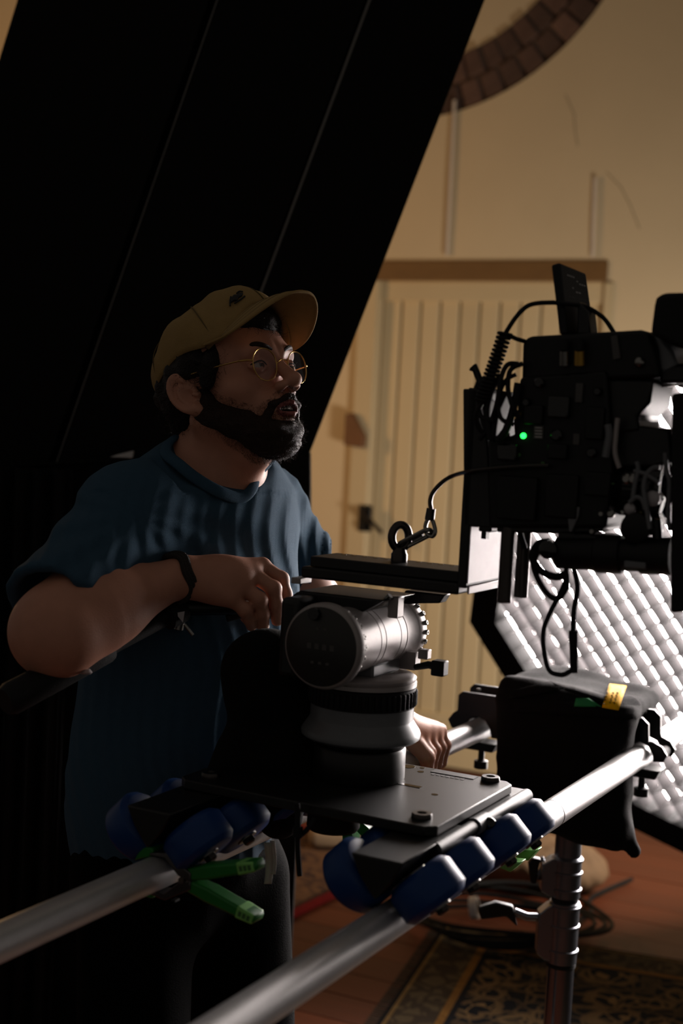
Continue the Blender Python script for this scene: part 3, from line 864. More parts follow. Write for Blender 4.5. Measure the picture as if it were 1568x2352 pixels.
m.tube(catmull(tt, 6), .0028, 8); m.build('thimble', 'steel', sc_o)
m = MB(); m.cyl(at(986, 1194), at(990, 1168), .0062, .0056, 16); m.build('ferrule', 'steel_dark', sc_o)
m = MB(); m.tube(catmull([at(990, 1170), at(988, 1150), at(996, 1128), at(1020, 1104), at(1045, 1091, -.02), at(1080, 1083, -.065), at(1140, 1076, -.068), at(1210, 1071, -.068), at(1260, 1070, -.066)], 8), .0028, 8)
m.build('wire', 'steel_dark', sc_o)

# ================================================================== CINEMA CAMERA RIG on the upright plate
TN = -0.060                                          # near face of the rig
rig = thing('cinema_camera', RL(0.0, RT(1150, 1200, TN)[0], RT(1150, 1215, TN)[1]), 'black cinema camera rig bristling with cables and boxes beside the softbox', 'camera')
def part(nm, mt, par=None, **k):
    return m.build(nm, mt, par or rig, **k)
def pxa(x, y, t): s, z = RT(x, y, t); return RL(t, s, z)
m = MB(); pxprism(m, [(1062, 893), (1112, 893), (1128, 1213), (1064, 1208)], TN + .004, TN + .10); part('side_plate', 'black_metal', bevel=.002)
m = MB(); pxprism(m, [(1118, 1008), (1180, 1000), (1192, 866), (1392, 850), (1408, 1070), (1390, 1214), (1120, 1214)], TN, TN + .115); body = part('camera_body', 'black_plastic', bevel=.005, bseg=3)
m = MB(); pxprism(m, [(1198, 786), (1212, 772), (1470, 757), (1492, 764), (1504, 800), (1512, 868), (1196, 880)], TN + .006, TN + .105); tb = part('top_housing', 'black_plastic', bevel=.006, bseg=3)
m = MB(); pxprism(m, [(1494, 764), (1520, 776), (1545, 806), (1556, 840), (1516, 868), (1505, 800)], TN + .02, TN + .095); part('front_cowl', 'head_dark', bevel=.004)
m = MB(); pxprism(m, [(1512, 842), (1568, 834), (1600, 850), (1600, 880), (1514, 880)], TN + .02, TN + .08); part('front_arm', 'black_metal', bevel=.004)
m = MB(); pxprism(m, [(1392, 868), (1500, 872), (1492, 925), (1462, 958), (1470, 990), (1408, 1000), (1392, 985)], TN + .01, TN + .1); part('front_block', 'black_metal', bevel=.004)
m = MB(); pxprism(m, [(1404, 985), (1468, 978), (1538, 985), (1548, 1060), (1500, 1075), (1408, 1075)], TN + .012, TN + .1); part('lens_mount', 'black_metal', bevel=.004)
# raised details on the body
m = MB(); pxbox(m, 1320, 880, 1337, 925, TN - .004, TN); part('switch_panel', 'print_grey', body, bevel=.001)
m = MB(); pxbox(m, 1225, 978, 1247, 1008, TN - .0015, TN); part('label', 'print_grey', body)
for i in range(4):
    m = MB(); pxbox(m, 1228, 981 + i * 7, 1244, 984 + i * 7, TN - .0019, TN - .0015); part('lettering', 'print_white', body)
m = MB(); pxbox(m, 1315, 996, 1330, 1022, TN - .002, TN); part('button_panel', 'print_grey', body, bevel=.0006)
m = MB(); m.lathe(pxa(1202, 1001, TN), -TR, [(0, .0033), (.0015, .0033), (.0028, .0018)], 16); part('status_light', 'led_green', body)
m = MB(); m.lathe(pxa(1192, 1045, TN), -TR, [(0, .0022), (.001, .0022)], 12); part('label_dot', 'print_green', body)
for (x, y, w, h_) in ((1188, 951, 15, 8), (1209, 951, 9, 8), (1395, 1110, 30, 3), (1246, 1064, 8, 6)):
    m = MB(); pxbox(m, x - w / 2, y - h_ / 2, x + w / 2, y + h_ / 2, TN - .0016, TN); part('label', 'connector_gold' if y < 1000 else 'print_green', body)
for (x0, y0, x1, y1) in ((1200, 930, 1245, 975), (1140, 1020, 1185, 1058), (1255, 910, 1305, 960), (1255, 1020, 1300, 1055), (1342, 935, 1385, 1010), (1140, 1095, 1230, 1195), (1250, 1090, 1325, 1190), (1340, 1085, 1400, 1140)):
    m = MB(); pxbox(m, x0, y0, x1, y1, TN - .006 - .004 * random.random(), TN + .004); part('module', random.choice(['black_plastic', 'black_metal', 'black_gloss']), body, bevel=.002)
for (x, y, r) in ((1160, 1000, .006), (1280, 1000, .007), (1360, 1040, .006), (1212, 925, .005), (1240, 880, .006), (1375, 900, .005)):
    m = MB(); m.lathe(pxa(x, y, TN), -TR, [(0, r), (.006, r), (.008, r * .7)], 16); part('knob', 'black_gloss', body)
# connectors with brass ends on the top housing
for x, mt in ((1295, 'steel'), (1330, 'connector_gold')):
    m = MB(); m.cyl(pxa(x, 838, TN), pxa(x, 806, TN - .004), .0062, .0058, 14); part('connector', mt, tb)
    m = MB(); m.cyl(pxa(x + 1, 806, TN - .004), pxa(x + 3, 780, TN - .002), .0045, .004, 12); part('plug_boot', 'black_rubber', tb)
m = MB(); m.sphere(pxa(1468, 832, TN + .004), .0065, 14, 8); part('front_screw', 'steel', tb)
m = MB(); pxprism(m, [(1402, 772), (1416, 770), (1424, 822), (1408, 826)], TN + .002, TN + .006); part('edge_trim', 'print_grey', tb)
# wireless transmitter: slab leaning back, lettered face
fx = (SR * .83 + TR * .1 + UPZ * -.05).normalized()
tA, tB_ = TN + .02, TN + .055
m = MB()
q = [(1263, 612), (1270, 600), (1283, 599), (1297, 765), (1283, 768)]
qq = [RT(x, y, tA) for x, y in q]
nearp = [RL(tA, s, z) for s, z in qq]
qf = [(1330, 637), (1338, 632), (1352, 634), (1366, 765), (1350, 768)]
m = MB()
A_ = [pxa(1264, 608, tA), pxa(1285, 602, tA), pxa(1302, 768, tA), pxa(1284, 770, tA)]
B_ = [pxa(1326, 632, tA + .075), pxa(1346, 627, tA + .075), pxa(1366, 767, tA + .075), pxa(1348, 770, tA + .075)]
m.hexa(A_, B_); tx = part('wireless_transmitter', 'black_plastic', bevel=.003, bseg=3)
def txp(u, v, o=0.0):     # point on the lettered side face
    a = A_[1].lerp(A_[2], v); b = B_[1].lerp(B_[2], v)
    n_ = (B_[1] - A_[1]).cross(A_[2] - A_[1]).normalized()
    if n_.dot(CAMP - A_[1]) < 0: n_ = -n_
    return a.lerp(b, u) + n_ * o
for (u0, u1, v) in ((.22, .5, .15), (.55, .62, .2), (.64, .9, .23), (.36, .42, .32), (.48, .68, .37), (.2, .85, .46), (.75, .85, .62), (.8, .9, .78)):
    nch = max(1, int((u1 - u0) / .07))
    for k in range(nch):
        a = u0 + (u1 - u0) * k / nch; b = a + (u1 - u0) / nch * .65
        m = MB(); hv = .010 if v != .46 else .004
        m.add([txp(a, v - hv, .0006), txp(b, v - hv + .004, .0006), txp(b, v + hv + .004, .0006), txp(a, v + hv, .0006)], [(0, 1, 2, 3)])
        part('lettering', 'print_white' if v < .45 else 'print_grey', tx, smooth=0)
m = MB(); pxprism(m, [(1326, 690), (1350, 716), (1356, 768), (1324, 768)], TN + .03, TN + .06); part('antenna_foot', 'black_metal', bevel=.002)
# matte box flag at the top right
m = MB(); pxprism(m, [(1491, 768), (1500, 700), (1504, 684), (1518, 672), (1562, 671), (1640, 682), (1660, 800), (1560, 800)], TN - .02, TN + .10); part('eyepiece_hood', 'black_rubber', bevel=.006, bseg=3)
# coiled cable
def helix(p0, p1, turns, R, r, n=14, sag=0.0):
    x, y, a = basis(p1 - p0); ln = (p1 - p0).length; N_ = int(turns * n); out = []
    for i in range(N_ + 1):
        th = 2 * math.pi * i / n; u = i / N_
        out.append(p0 + a * (ln * u) + (x * math.cos(th) + y * math.sin(th)) * R - UPZ * (sag * 4 * u * (1 - u)))
    return out
m = MB(); m.tube(helix(pxa(1160, 764, TN - .006), pxa(1104, 925, TN - .012), 18, .0075, .0019, sag=.002), .0019, 6); part('coiled_cable', 'black_rubber')
m = MB(); m.tube(catmull([pxa(1104, 925, TN - .012), pxa(1098, 965, TN - .012), pxa(1112, 1000, TN - .008)], 6), .0022, 6); part('cable', 'black_rubber')
m = MB(); m.tube(catmull([pxa(1160, 766, TN - .006), pxa(1185, 728, TN - .004), pxa(1215, 701, TN), pxa(1262, 695, TN + .005), pxa(1300, 698, TN + .016), pxa(1345, 705, TN + .04), pxa(1385, 730, TN + .05), pxa(1410, 765, TN + .05)], 8), .0028, 8); part('cable', 'black_rubber')
m = MB(); m.tube(catmull([pxa(1165, 768, TN - .006), pxa(1185, 778, TN), pxa(1205, 784, TN + .01)], 6), .0026, 8); part('cable', 'black_rubber')
m = MB(); m.tube([pxa(1086, 843, TN + .01), pxa(1092, 850, TN + .01), pxa(1104, 880, TN + .01)], [.0062, .0042, .0045], 10); part('lever', 'black_metal')
m = MB(); pxprism(m, [(1084, 896), (1094, 868), (1108, 866), (1130, 900), (1128, 920), (1086, 920)], TN + .008, TN + .03); part('lever_bracket', 'black_plastic', bevel=.002)
for pts, r in (([(1190, 836), (1165, 838), (1150, 870), (1140, 930), (1120, 985), (1100, 1010)], .003),
               ([(1200, 835), (1172, 850), (1166, 890), (1174, 925), (1190, 960)], .003),
               ([(1185, 860), (1160, 875), (1145, 915), (1150, 960), (1180, 975)], .0026),
               ([(1120, 1000), (1100, 985), (1092, 955), (1110, 920)], .0028), ([(1150, 860), (1128, 900), (1118, 950), (1125, 1010)], .0034), ([(1160, 900), (1140, 950), (1130, 1015)], .004), ([(1190, 880), (1178, 940), (1160, 990), (1140, 1012)], .0045), ([(1105, 900), (1100, 930), (1108, 960), (1135, 965)], .003)):
    m = MB(); m.tube(catmull([pxa(x, y, TN - .006 - .003 * i % .01) for i, (x, y) in enumerate(pts)], 6), r, 8); part('cable', 'black_rubber')
# rods hanging below
for x, y1, t in ((1157, 1384, TN + .01), (1195, 1372, TN + .045)):
    m = MB(); s, z = RT(x, y1, t); zt_ = RT(x, 1200, t)[1]
    m.lathe(RL(t, s, z), UPZ, [(0, .0075), (.001, .0085), (zt_ - z, .0085)], 24); part('rod', 'steel_dark')
m = MB(); pxbox(m, 1098, 1195, 1128, 1222, TN + .01, TN + .07); part('rod_clamp', 'black_metal', bevel=.002)
m = MB(); pxbox(m, 1105, 1218, 1116, 1238, TN + .02, TN + .03); part('clamp_screw', 'black_metal')
m = MB(); pxprism(m, [(1140, 1206), (1390, 1206), (1380, 1222), (1270, 1226), (1140, 1222)], TN + .004, TN + .10); part('base_rail', 'black_metal', bevel=.002)
# lens, focus motor and its cylinder below
lc0, lc1 = pxa(1392, 1110, TN + .055), pxa(1535, 1122, TN + .055)
m = MB(); dL = lc1 - lc0; LL = dL.length
m.lathe(lc0, dL, [(0, .034), (.01, .036), (.03, .036), (.031, .040), (.045, .040), (.046, .036), (LL * .7, .038), (LL * .7 + .002, .043), (LL, .043), (LL, .034), (LL - .02, .03)], 48); part('lens', 'black_gloss')
for k in range(36):
    th = 2 * math.pi * k / 36; x_, y_, a_ = basis(dL)
    dr = x_ * math.cos(th) + y_ * math.sin(th)
    m = MB(); c0 = lc0 + a_ * .038 + dr * .041; m.box(c0, a_ * .006, dr * .0018, a_.cross(dr) * .0016); part('gear_tooth', 'black_plastic')
mc0, mc1 = pxa(1275, 1268, TN + .012), pxa(1545, 1278, TN + .012)
dM = mc1 - mc0; LM = dM.length
m = MB(); m.lathe(mc0, dM, [(0, .014), (.004, .019), (.05, .020), (.052, .0225), (.08, .0225), (.082, .019), (LM * .72, .019), (LM * .72 + .003, .0215), (LM, .0215)], 32); part('focus_motor', 'black_plastic')
m = MB(); pxbox(m, 1278, 1225, 1400, 1262, TN + .004, TN + .05); part('motor_bracket', 'black_metal', bevel=.003)
m = MB(); pxbox(m, 1432, 1290, 1482, 1305, TN - .010, TN - .004); part('motor_label', 'head_dark', bevel=.001)
m = MB(); m.lathe(pxa(1262, 1262, TN - .004), -TR, [(0, .011), (.008, .011), (.010, .008)], 18); part('motor_knob', 'black_gloss')
for (x, y, r, mt) in ((1392, 1262, .006, 'steel'), (1448, 1168, .0065, 'lit_plate'), (1383, 1180, .004, 'steel'), (1404, 1180, .005, 'steel'), (1440, 1100, .006, 'steel'), (1455, 1100, .006, 'steel'), (1362, 1220, .004, 'steel'), (1500, 1145, .009, 'lit_plate')):
    m = MB(); m.lathe(pxa(x, y, TN + .006), -TR, [(0, r), (.005, r), (.007, r * .6)], 14); part('screw', mt)
m = MB(); pxprism(m, [(1300, 1160), (1330, 1165), (1328, 1185), (1312, 1222), (1306, 1222)], TN - .004, TN); part('cable_plate', 'head_dark', bevel=.001)
# follow focus gears and small arms at the lower right
m = MB(); pxprism(m, [(1425, 1195), (1470, 1185), (1510, 1200), (1512, 1225), (1470, 1236), (1430, 1226)], TN + .004, TN + .03); part('follow_focus', 'black_metal', bevel=.003)
m = MB(); m.lathe(pxa(1462, 1212, TN + .004), -TR, [(0, .017), (.008, .017), (.010, .013)], 24); part('focus_wheel', 'black_plastic')
m = MB(); m.tube([pxa(1506, 1195, TN + .01), pxa(1510, 1240, TN + .01)], .006, 10); part('arm', 'black_metal')
m = MB(); pxprism(m, [(1462, 1130), (1500, 1120), (1520, 1145), (1510, 1180), (1470, 1178)], TN + .01, TN + .03); part('lens_clamp', 'black_metal', bevel=.003)
# pale cables at the front
for pts, r, mt in (([(1452, 1150), (1458, 1110), (1465, 1080), (1462, 1060)], .0028, 'head_dark'), ([(1492, 1215), (1485, 1170), (1478, 1120), (1485, 1090), (1500, 1075), (1515, 1074)], .003, 'head_dark'),
                   ([(1445, 1155), (1460, 1142), (1474, 1148), (1482, 1170)], .0028, 'head_dark'), ([(1528, 1040), (1530, 1080), (1538, 1110), (1534, 1180), (1538, 1220)], .003, 'head_dark'),
                   ([(1455, 1082), (1480, 1088), (1500, 1100), (1514, 1110)], .0026, 'head_dark'), ([(1418, 960), (1414, 1000), (1412, 1040), (1422, 1075)], .003, 'head_grey'),
                   ([(1395, 975), (1398, 1000), (1390, 1050)], .0045, 'head_dark')):
    m = MB(); m.tube(catmull([pxa(x, y, TN - .004) for x, y in pts], 6), r, 8); part('cable', mt)
# hanging cable loops below the camera
for pts, r in (([(1262, 1245), (1235, 1250), (1222, 1280), (1240, 1310), (1275, 1325), (1300, 1318)], .0045), ([(1240, 1262), (1225, 1300), (1250, 1355), (1278, 1375), (1300, 1350), (1300, 1310)], .0034),
               ([(1300, 1300), (1296, 1340), (1262, 1410), (1248, 1450), (1250, 1500), (1262, 1540), (1290, 1550), (1312, 1540)], .0030), ([(1316, 1300), (1326, 1350), (1318, 1400), (1316, 1450)], .0032),
               ([(1188, 1000), (1186, 1100), (1190, 1200), (1205, 1260)], .0036)):
    m = MB(); m.tube(catmull([pxa(x, y, TN + .015 + .004 * (i % 2)) for i, (x, y) in enumerate(pts)], 8), r, 8); part('cable', 'black_rubber')
m = MB(); m.cyl(pxa(1316, 1448, TN + .016), pxa(1318, 1545, TN + .016), .0055, .0045, 12); part('cable_connector', 'black_rubber')
# matte box edge: dark grey slab closing the right of the frame
m = MB(); pxprism(m, [(1541, 905), (1600, 895), (1600, 1405), (1538, 1408)], TN - .02, TN + .09); part('matte_box', 'black_rubber', bevel=.003)

for pts, tt in (([(1486, 868), (1498, 866), (1502, 905), (1492, 912)], TN + .03), ([(1516, 862), (1532, 864), (1545, 886), (1518, 890)], TN + .05), ([(1545, 866), (1566, 862), (1566, 892), (1550, 886)], TN + .05)):
    m = MB(); pxprism(m, pts, tt, tt + .02); part('lit_front_tab', 'lit_plate', bevel=.001)  # front arm pieces coloured pale to carry the softbox light on them

# ================================================================== RAIL CRADLE, SANDBAG, STAND, CLAMPS
TB = 0.775
cr = thing('rail_cradle', RL(TB, 0, RAIL_Z + .03), 'black double plate rail cradle bridging the two rails under the sandbag', 'rail support')
for tt in (TB, TB + .055):
    m = MB(); zc = 0.908 if tt == TB else 0.914
    so = 0 if tt == TB else .006
    m.prism([RL(tt, a, z) for a, z in ((-.188, zc - .008), (-.180, zc), (.158 + so, zc), (.170 + so, zc - .010), (.172 + so, zc - .04), (.180, .868), (.196, .862), (.206, .848), (.200, .836), (.182, .834),
                                   (.181, .846), (.172, .860), (.157, .8655), (.142, .860), (.132, .846), (.125, .83), (-.118, .83), (-.122, .846), (-.132, .860), (-.147, .8655), (-.162, .860), (-.171, .846), (-.176, .836), (-.198, .838), (-.206, .852), (-.196, .866), (-.188, .872))], TR * .008)
    m.build('cradle_plate', 'black_metal', cr, bevel=.001)
for s in (S_NEAR, S_FAR):
    for sg in (-1, 1):
        m = MB(); m.lathe(RL(TB + .012, s + sg * .033, .846), TR, [(0, .010), (.038, .010)], 20); m.build('jaw_roller', 'black_rubber', cr)
    m = MB(); m.prism([RL(TB + .010, s + a, z) for a, z in ((-.035, .816), (.035, .816), (.028, .800), (-.028, .800))], TR * .045); m.build('clamp_strap', 'black_metal', cr, bevel=.002)
    m = MB(); m.lathe(RL(TB + .03, s, .800), -UPZ, [(0, .006), (.02, .006), (.022, .013), (.036, .013)], 16); m.build('clamp_bolt', 'black_metal', cr)
for s, tt in ((-.16, TB), (.135, TB), (.15, TB + .055)):
    m = MB(); m.lathe(RL(tt + .03 if tt == TB else tt - .01, s, .908), UPZ, [(0, .004), (.004, .004)], 10); m.build('pin', 'steel', cr)

# ---- sandbag draped over the cradle (front pouch, saddle, back pouch)
BG0 = 0.665
def bagp(t, s, z): return A3(RL(t, s, z))
Rr = Rm(TR, SR, UPZ)
def bag_sdf(p):
    q = (p - A3(RL(0, 0, 0))) @ Rr
    t, s, z = q[:, 0], q[:, 1], q[:, 2]
    tilt = (s - .06) * 0.12
    d1 = s_box(np.stack([t, s - (z - .82) * -.08, z + tilt * .6], 1), (BG0 + .048, .044, .815), (.042, .122, .125), rad=.036)
    d2 = s_box(np.stack([t, s, z + tilt], 1), (TB + .03, .036, .927), (.110, .118, .019), rad=.018)
    d3 = s_box(np.stack([t, s, z], 1), (TB + .125, .030, .85), (.038, .10, .09), rad=.032)
    d = smin(smin(d1, d2, .03), d3, .03)
    ear = s_cap(np.stack([t, s, z], 1), (BG0 + .05, .160, .72), (BG0 + .05, .176, .692), .014, .016)
    d = smin(d, ear, .012)
    ear2 = s_cap(np.stack([t, s, z], 1), (BG0 + .06, .135, .918), (BG0 + .09, .142, .928), .018, .018)
    d = smin(d, ear2, .02)
    w = noise3(q * np.array([1, 1, .45]), 60, 3) * .0022 + noise3(q, 28, 5) * .004 + np.abs(noise3(q * np.array([1, .6, 1.4]), 45, 9)) * .003
    rl = np.hypot(s - S_NEAR, z - RAIL_Z) - (RAIL_R + .003)
    return smax(d + w, -rl, .006)
vb, qb = mesh_sdf(bag_sdf, A3(RL(TB, .06, .82)) - .32, A3(RL(TB, .06, .82)) + .32, .005)
bag = thing('sandbag', RL(BG0 + .05, .062, .69), 'black cloth sandbag with yellow and green tape slung over the rails', 'sandbag')
link_mesh('bag', vb, qb, 'black_cloth', bag, origin=bag.location)
# carrying strap lying over the top, tapes
def bag_front(x, y, lift=0.0015):
    """march the pixel ray to the bag surface"""
    r = ray(x, y).normalized(); pos = CAMP + r * 1.9
    for _ in range(140):
        d = bag_sdf(np.array([tuple(pos)]))[0]
        if d < lift: break
        pos = pos + r * max(d * .6, .0008)
        if (pos - CAMP).length > 3.3: break
    return pos
def drape(nm, grid, mt, lift=.002, thick=.0012):
    rows, cols = len(grid), len(grid[0]); vs = [bag_front(x, y, lift) for row in grid for x, y in row]
    m = MB(); m.add(vs, [(r * cols + k, r * cols + k + 1, (r + 1) * cols + k + 1, (r + 1) * cols + k) for r in range(rows - 1) for k in range(cols - 1)])
    o = m.build(nm, mt, bag, smooth=60); o.modifiers.new('t', 'SOLIDIFY').thickness = thick; return o
def quadgrid(a, b, c, d, nu, nv):   # a-b top edge, d-c bottom edge
    return [[((a[0] * (1 - u) + b[0] * u) * (1 - v) + (d[0] * (1 - u) + c[0] * u) * v, (a[1] * (1 - u) + b[1] * u) * (1 - v) + (d[1] * (1 - u) + c[1] * u) * v) for u in np.linspace(0, 1, nu)] for v in np.linspace(0, 1, nv)]
drape('green_tape', quadgrid((1322, 1604), (1352, 1604), (1382, 1624), (1318, 1623), 7, 4), 'green_tape', .0065)
drape('webbing_strap', quadgrid((1170, 1588), (1262, 1566), (1300, 1582), (1172, 1606), 10, 3), 'black_cloth', .004, .002)
drape('webbing_strap', quadgrid((1262, 1566), (1390, 1600), (1384, 1618), (1280, 1580), 10, 3), 'black_cloth', .004, .002)
drape('bag_flap', quadgrid((1180, 1606), (1470, 1622), (1470, 1650), (1178, 1636), 16, 4), 'black_cloth', .003, .002)
ya, yb, yc, yd = (1399, 1572), (1438, 1577), (1420, 1632), (1382, 1626)
pts4 = [bag_front(x, y, .006) for x, y in (ya, yb, yc, yd)]
base_n = (CAMP - pts4[0]).normalized()
dmin = min((p - CAMP).length for p in pts4)
ylw = [[bag_front(x, y, .006) for x, y in row] for row in quadgrid(ya, yb, yc, yd, 5, 7)]
m = MB(); fl2 = [p for row in ylw for p in row]
m.add(fl2, [(r * 5 + k, r * 5 + k + 1, (r + 1) * 5 + k + 1, (r + 1) * 5 + k) for r in range(6) for k in range(4)])
yt = m.build('yellow_tape', 'yellow_tape', bag, smooth=60); yt.modifiers.new('t', 'SOLIDIFY').thickness = .0015
def scribble(p_list):
    m = MB(); m.tube([bag_front(x, y, .0085) for x, y in p_list], .0006, 5); m.build('handwriting', 'ink', yt)
for line in (0, 1, 2):
    for k in range(4):
        x0 = 1419 - line * 12 - k * 2.4 + (2 if line == 1 else 0); y0 = 1588 + k * 8
        scribble([(x0, y0), (x0 - 3.5, y0 + 1.5), (x0 + .5, y0 + 3), (x0 - 3, y0 + 5), (x0, y0 + 6)])

# ---- light stand under the cradle
ss = 0.031
sx = RL(TB + .03, ss, 0)
st = thing('light_stand', sx, 'chrome telescoping light stand with clamp collars under the sandbag', 'light stand')
def Sz(y):   # pixel row -> height on the stand axis
    r = ray(1290, y); k = ((sx - CAMP).dot(FWD)) / r.dot(FWD); return (CAMP + r * k).z
zA, zB, zC, zD = Sz(1945), Sz(2048), Sz(2196), Sz(2352)
m = MB(); m.lathe(Vector((sx.x, sx.y, zB)), UPZ, [(0, .0195), (.30, .0195)], 32); m.build('inner_tube', 'chrome', st)
m = MB(); m.lathe(Vector((sx.x, sx.y, .12)), UPZ, [(0, .0245), (zC - .12 + .01, .0245)], 40); m.build('outer_tube', 'chrome', st)
def collar(z0, z1, r, nm):
    m = MB(); h_ = z1 - z0
    prof = [(0, r - .003), (.002, r)]
    for f in (.22, .62, .93):
        prof += [(h_ * f - .0045, r), (h_ * f - .003, r + .0022), (h_ * f + .001, r + .0022), (h_ * f + .0025, r)]
    prof += [(h_ - .002, r), (h_, r - .003)]
    m.lathe(Vector((sx.x, sx.y, z0)), UPZ, prof, 48)
    o = m.build(nm, 'satin_alu', st)
    lx = -RIGHT; lx.z = 0; lx.normalize(); ly = UPZ.cross(lx)
    m = MB(); b = Vector((sx.x, sx.y, 0)) + lx * (r * .62)
    pl = [b + UPZ * (z0 + h_ * a) + lx * w for a, w in ((.05, 0), (.06, .016), (.16, .030), (.80, .030), (.93, .014), (.98, 0))]
    m.prism([p - ly * .016 for p in pl], ly * .032); m.build('lock_flange', 'satin_alu', o, bevel=.002)
    for a in (.24, .72):
        m = MB(); m.lathe(b + UPZ * (z0 + h_ * a) + lx * .020 - ly * .017 , -ly if (-ly).dot(FWD) < 0 else ly, [(0, .0095), (.007, .0095), (.008, .0075), (.008, .005), (.004, .005)], 20); m.build('collar_bolt', 'steel_dark', o)
    return o, b, lx, ly
c1 = collar(zB + .003, Sz(1948), .0265, 'upper_collar')
c2 = collar(zC, zB - .004, .0275, 'lower_collar')
m = MB(); m.lathe(Vector((sx.x, sx.y, zB - .006)), UPZ, [(0, .0245), (.01, .0245)], 32); m.build('rubber_ring', 'black_rubber', st)
m = MB(); m.lathe(Vector((sx.x, sx.y, zC - .006)), UPZ, [(0, .0268), (.006, .0268)], 32); m.build('rubber_ring', 'black_rubber', st)
o, b, lx, ly = c2
zk = Sz(2095)
m = MB(); k0 = b + lx * .028 + UPZ * zk
m.tube([k0, k0 + lx * .022, k0 + lx * .045 + UPZ * .008], .0075, 12); m.build('knob_shaft', 'chrome', st)
m = MB(); k1 = k0 + lx * .05 + UPZ * .012
m.prism([k1 + lx * a + UPZ * z - ly * .009 for a, z in ((-.012, -.03), (.010, -.012), (.055, -.02), (.062, .002), (.03, .014), (-.002, .008))], ly * .018); m.build('tee_knob', 'black_plastic', st, bevel=.004)
o, b, lx, ly = c1
m = MB(); k2 = b + lx * .030 + UPZ * (Sz(1978))
m.prism([k2 + lx * a + UPZ * z - ly * .009 for a, z in ((.002, .016), (.018, .018), (.024, .006), (.018, -.03), (.008, -.03), (.006, .0))], ly * .018); m.build('tee_knob', 'black_plastic', st, bevel=.003)
m = MB(); m.tube([k2 - ly * .012 + UPZ * .014, k2 - ly * .012 + lx * -.006 + UPZ * .0, k2 - ly * .012 + lx * .004 - UPZ * .026], .005, 10); m.build('lock_lever', 'satin_alu', st)
m = MB(); m.lathe(Vector((sx.x, sx.y, Sz(1948))), UPZ, [(0, .024), (.815 - Sz(1948), .024), (.83 - Sz(1948), .03), (.836 - Sz(1948), .03)], 24); m.build('mount_spigot', 'satin_alu', st)
for i in range(3):
    th = math.radians(100 + 120 * i); dv = Vector((math.cos(th), math.sin(th), 0))
    m = MB(); m.tube([Vector((sx.x, sx.y, .26)) + dv * .03, Vector((sx.x, sx.y, .031)) + dv * .40], .012, 12); lg = m.build('leg', 'chrome', st)
    m = MB(); m.sphere(Vector((sx.x, sx.y, .0290)) + dv * .402, .0185, 12, 8); m.build('rubber_foot', 'black_rubber', lg)
m = MB(); m.lathe(Vector((sx.x, sx.y, .23)), UPZ, [(0, .034), (.06, .034)], 24); m.build('leg_collar', 'satin_alu', st)

# ---- green spring clamps on the rails
def spring_clamp(t, s_rail, hdir, label, spread=.05, length=.105, pad='green_clamp'):
    """jaws close on the tube, handles stick out along hdir (a direction in the s-z plane)"""
    h_ = Vector(hdir).normalized(); n_ = TR.cross(h_).normalized()
    if n_.z < 0 and abs(n_.z) > .3: n_ = -n_
    c = RL(t, s_rail, RAIL_Z)
    o = thing('spring_clamp', c, label, 'clamp', 'green spring clamps on the rails')
    piv = c + h_ * .042
    for sg in (1, -1):
        up = n_ * sg
        # steel jaw arm: channel from the tube to the pivot
        a = [c - h_ * .006 + up * (RAIL_R + .0045), c + h_ * .018 + up * (RAIL_R + .009), piv + up * .010 + h_ * .012, piv + h_ * .012 - up * .002, piv - h_ * .006 + up * .004, c + h_ * .016 + up * (RAIL_R + .0015), c - h_ * .006 + up * (RAIL_R + .0010)]
        m = MB(); m.prism([p - TR * .014 for p in a], TR * .028); jw = m.build('jaw', 'clamp_steel', o, bevel=.0015)
        for kk in range(2):
            m = MB(); m.box(c + h_ * (.012 + .012 * kk) + up * (RAIL_R + .0085 + .002 * kk), h_ * .003, TR * .005, up * .0012); m.build('slot', 'black_plastic', jw)
        # green pad at the jaw tip
        b = [c - h_ * .030 + up * (RAIL_R * .55), c - h_ * .020 + up * (RAIL_R + .010), c - h_ * .002 + up * (RAIL_R + .011), c - h_ * .001 + up * (RAIL_R + .0012), c - h_ * .014 + up * (RAIL_R * .82)]
        m = MB(); m.prism([p - TR * .012 for p in b], TR * .024); m.build('jaw_pad', pad, jw, bevel=.002)
        # handle with a green sleeve
        e0 = piv + h_ * .004 + up * .006; e1 = piv + h_ * length + up * spread
        dd = (e1 - e0).normalized(); nn = TR.cross(dd).normalized()
        m = MB(); L_ = (e1 - e0).length
        prof = [(0, .0075), (.03, .009), (.06, .0075), (L_ - .012, .0068), (L_ - .003, .006), (L_, .003)]
        bot = []
        for (x_, hw) in prof: bot.append(e0 + dd * x_ + nn * hw)
        for (x_, hw) in prof[::-1]: bot.append(e0 + dd * x_ - nn * hw)
        m.prism([p - TR * .012 for p in bot], TR * .024); hn = m.build('handle', 'green_clamp', o, bevel=.003)
        m = MB(); m.prism([p - TR * .0126 for p in (e1 - dd * .026 + nn * .0078, e1 - dd * .002 + nn * .0058, e1 - dd * .002 - nn * .0058, e1 - dd * .026 - nn * .0078)], TR * .0252); tip = m.build('handle_tip', 'clamp_tip', hn, bevel=.002)
        for kk in range(3):
            m = MB(); m.box(e1 - dd * (.020 - kk * .006) - TR * .0128, dd * .002, TR * .0003, nn * .003); m.build('moulded_mark', 'print_green', hn)
    m = MB(); m.cyl(piv - TR * .016, piv + TR * .016, .004, seg=12); m.build('pivot_pin', 'steel', o)
    m = MB(); m.tube(helix(piv - TR * .009, piv + TR * .009, 5, .006, .001), .0011, 6); m.build('spring', 'steel', o)
    return o
spring_clamp(-0.232, S_FAR, SR * 1 + UPZ * .03, 'green handled spring clamp gripping the farther rail, nearest to the viewer', .032, .10)
spring_clamp(0.235, S_FAR, SR * .55 - UPZ * .85, 'green spring clamp on the farther rail behind the dolly knob', .03, .06)
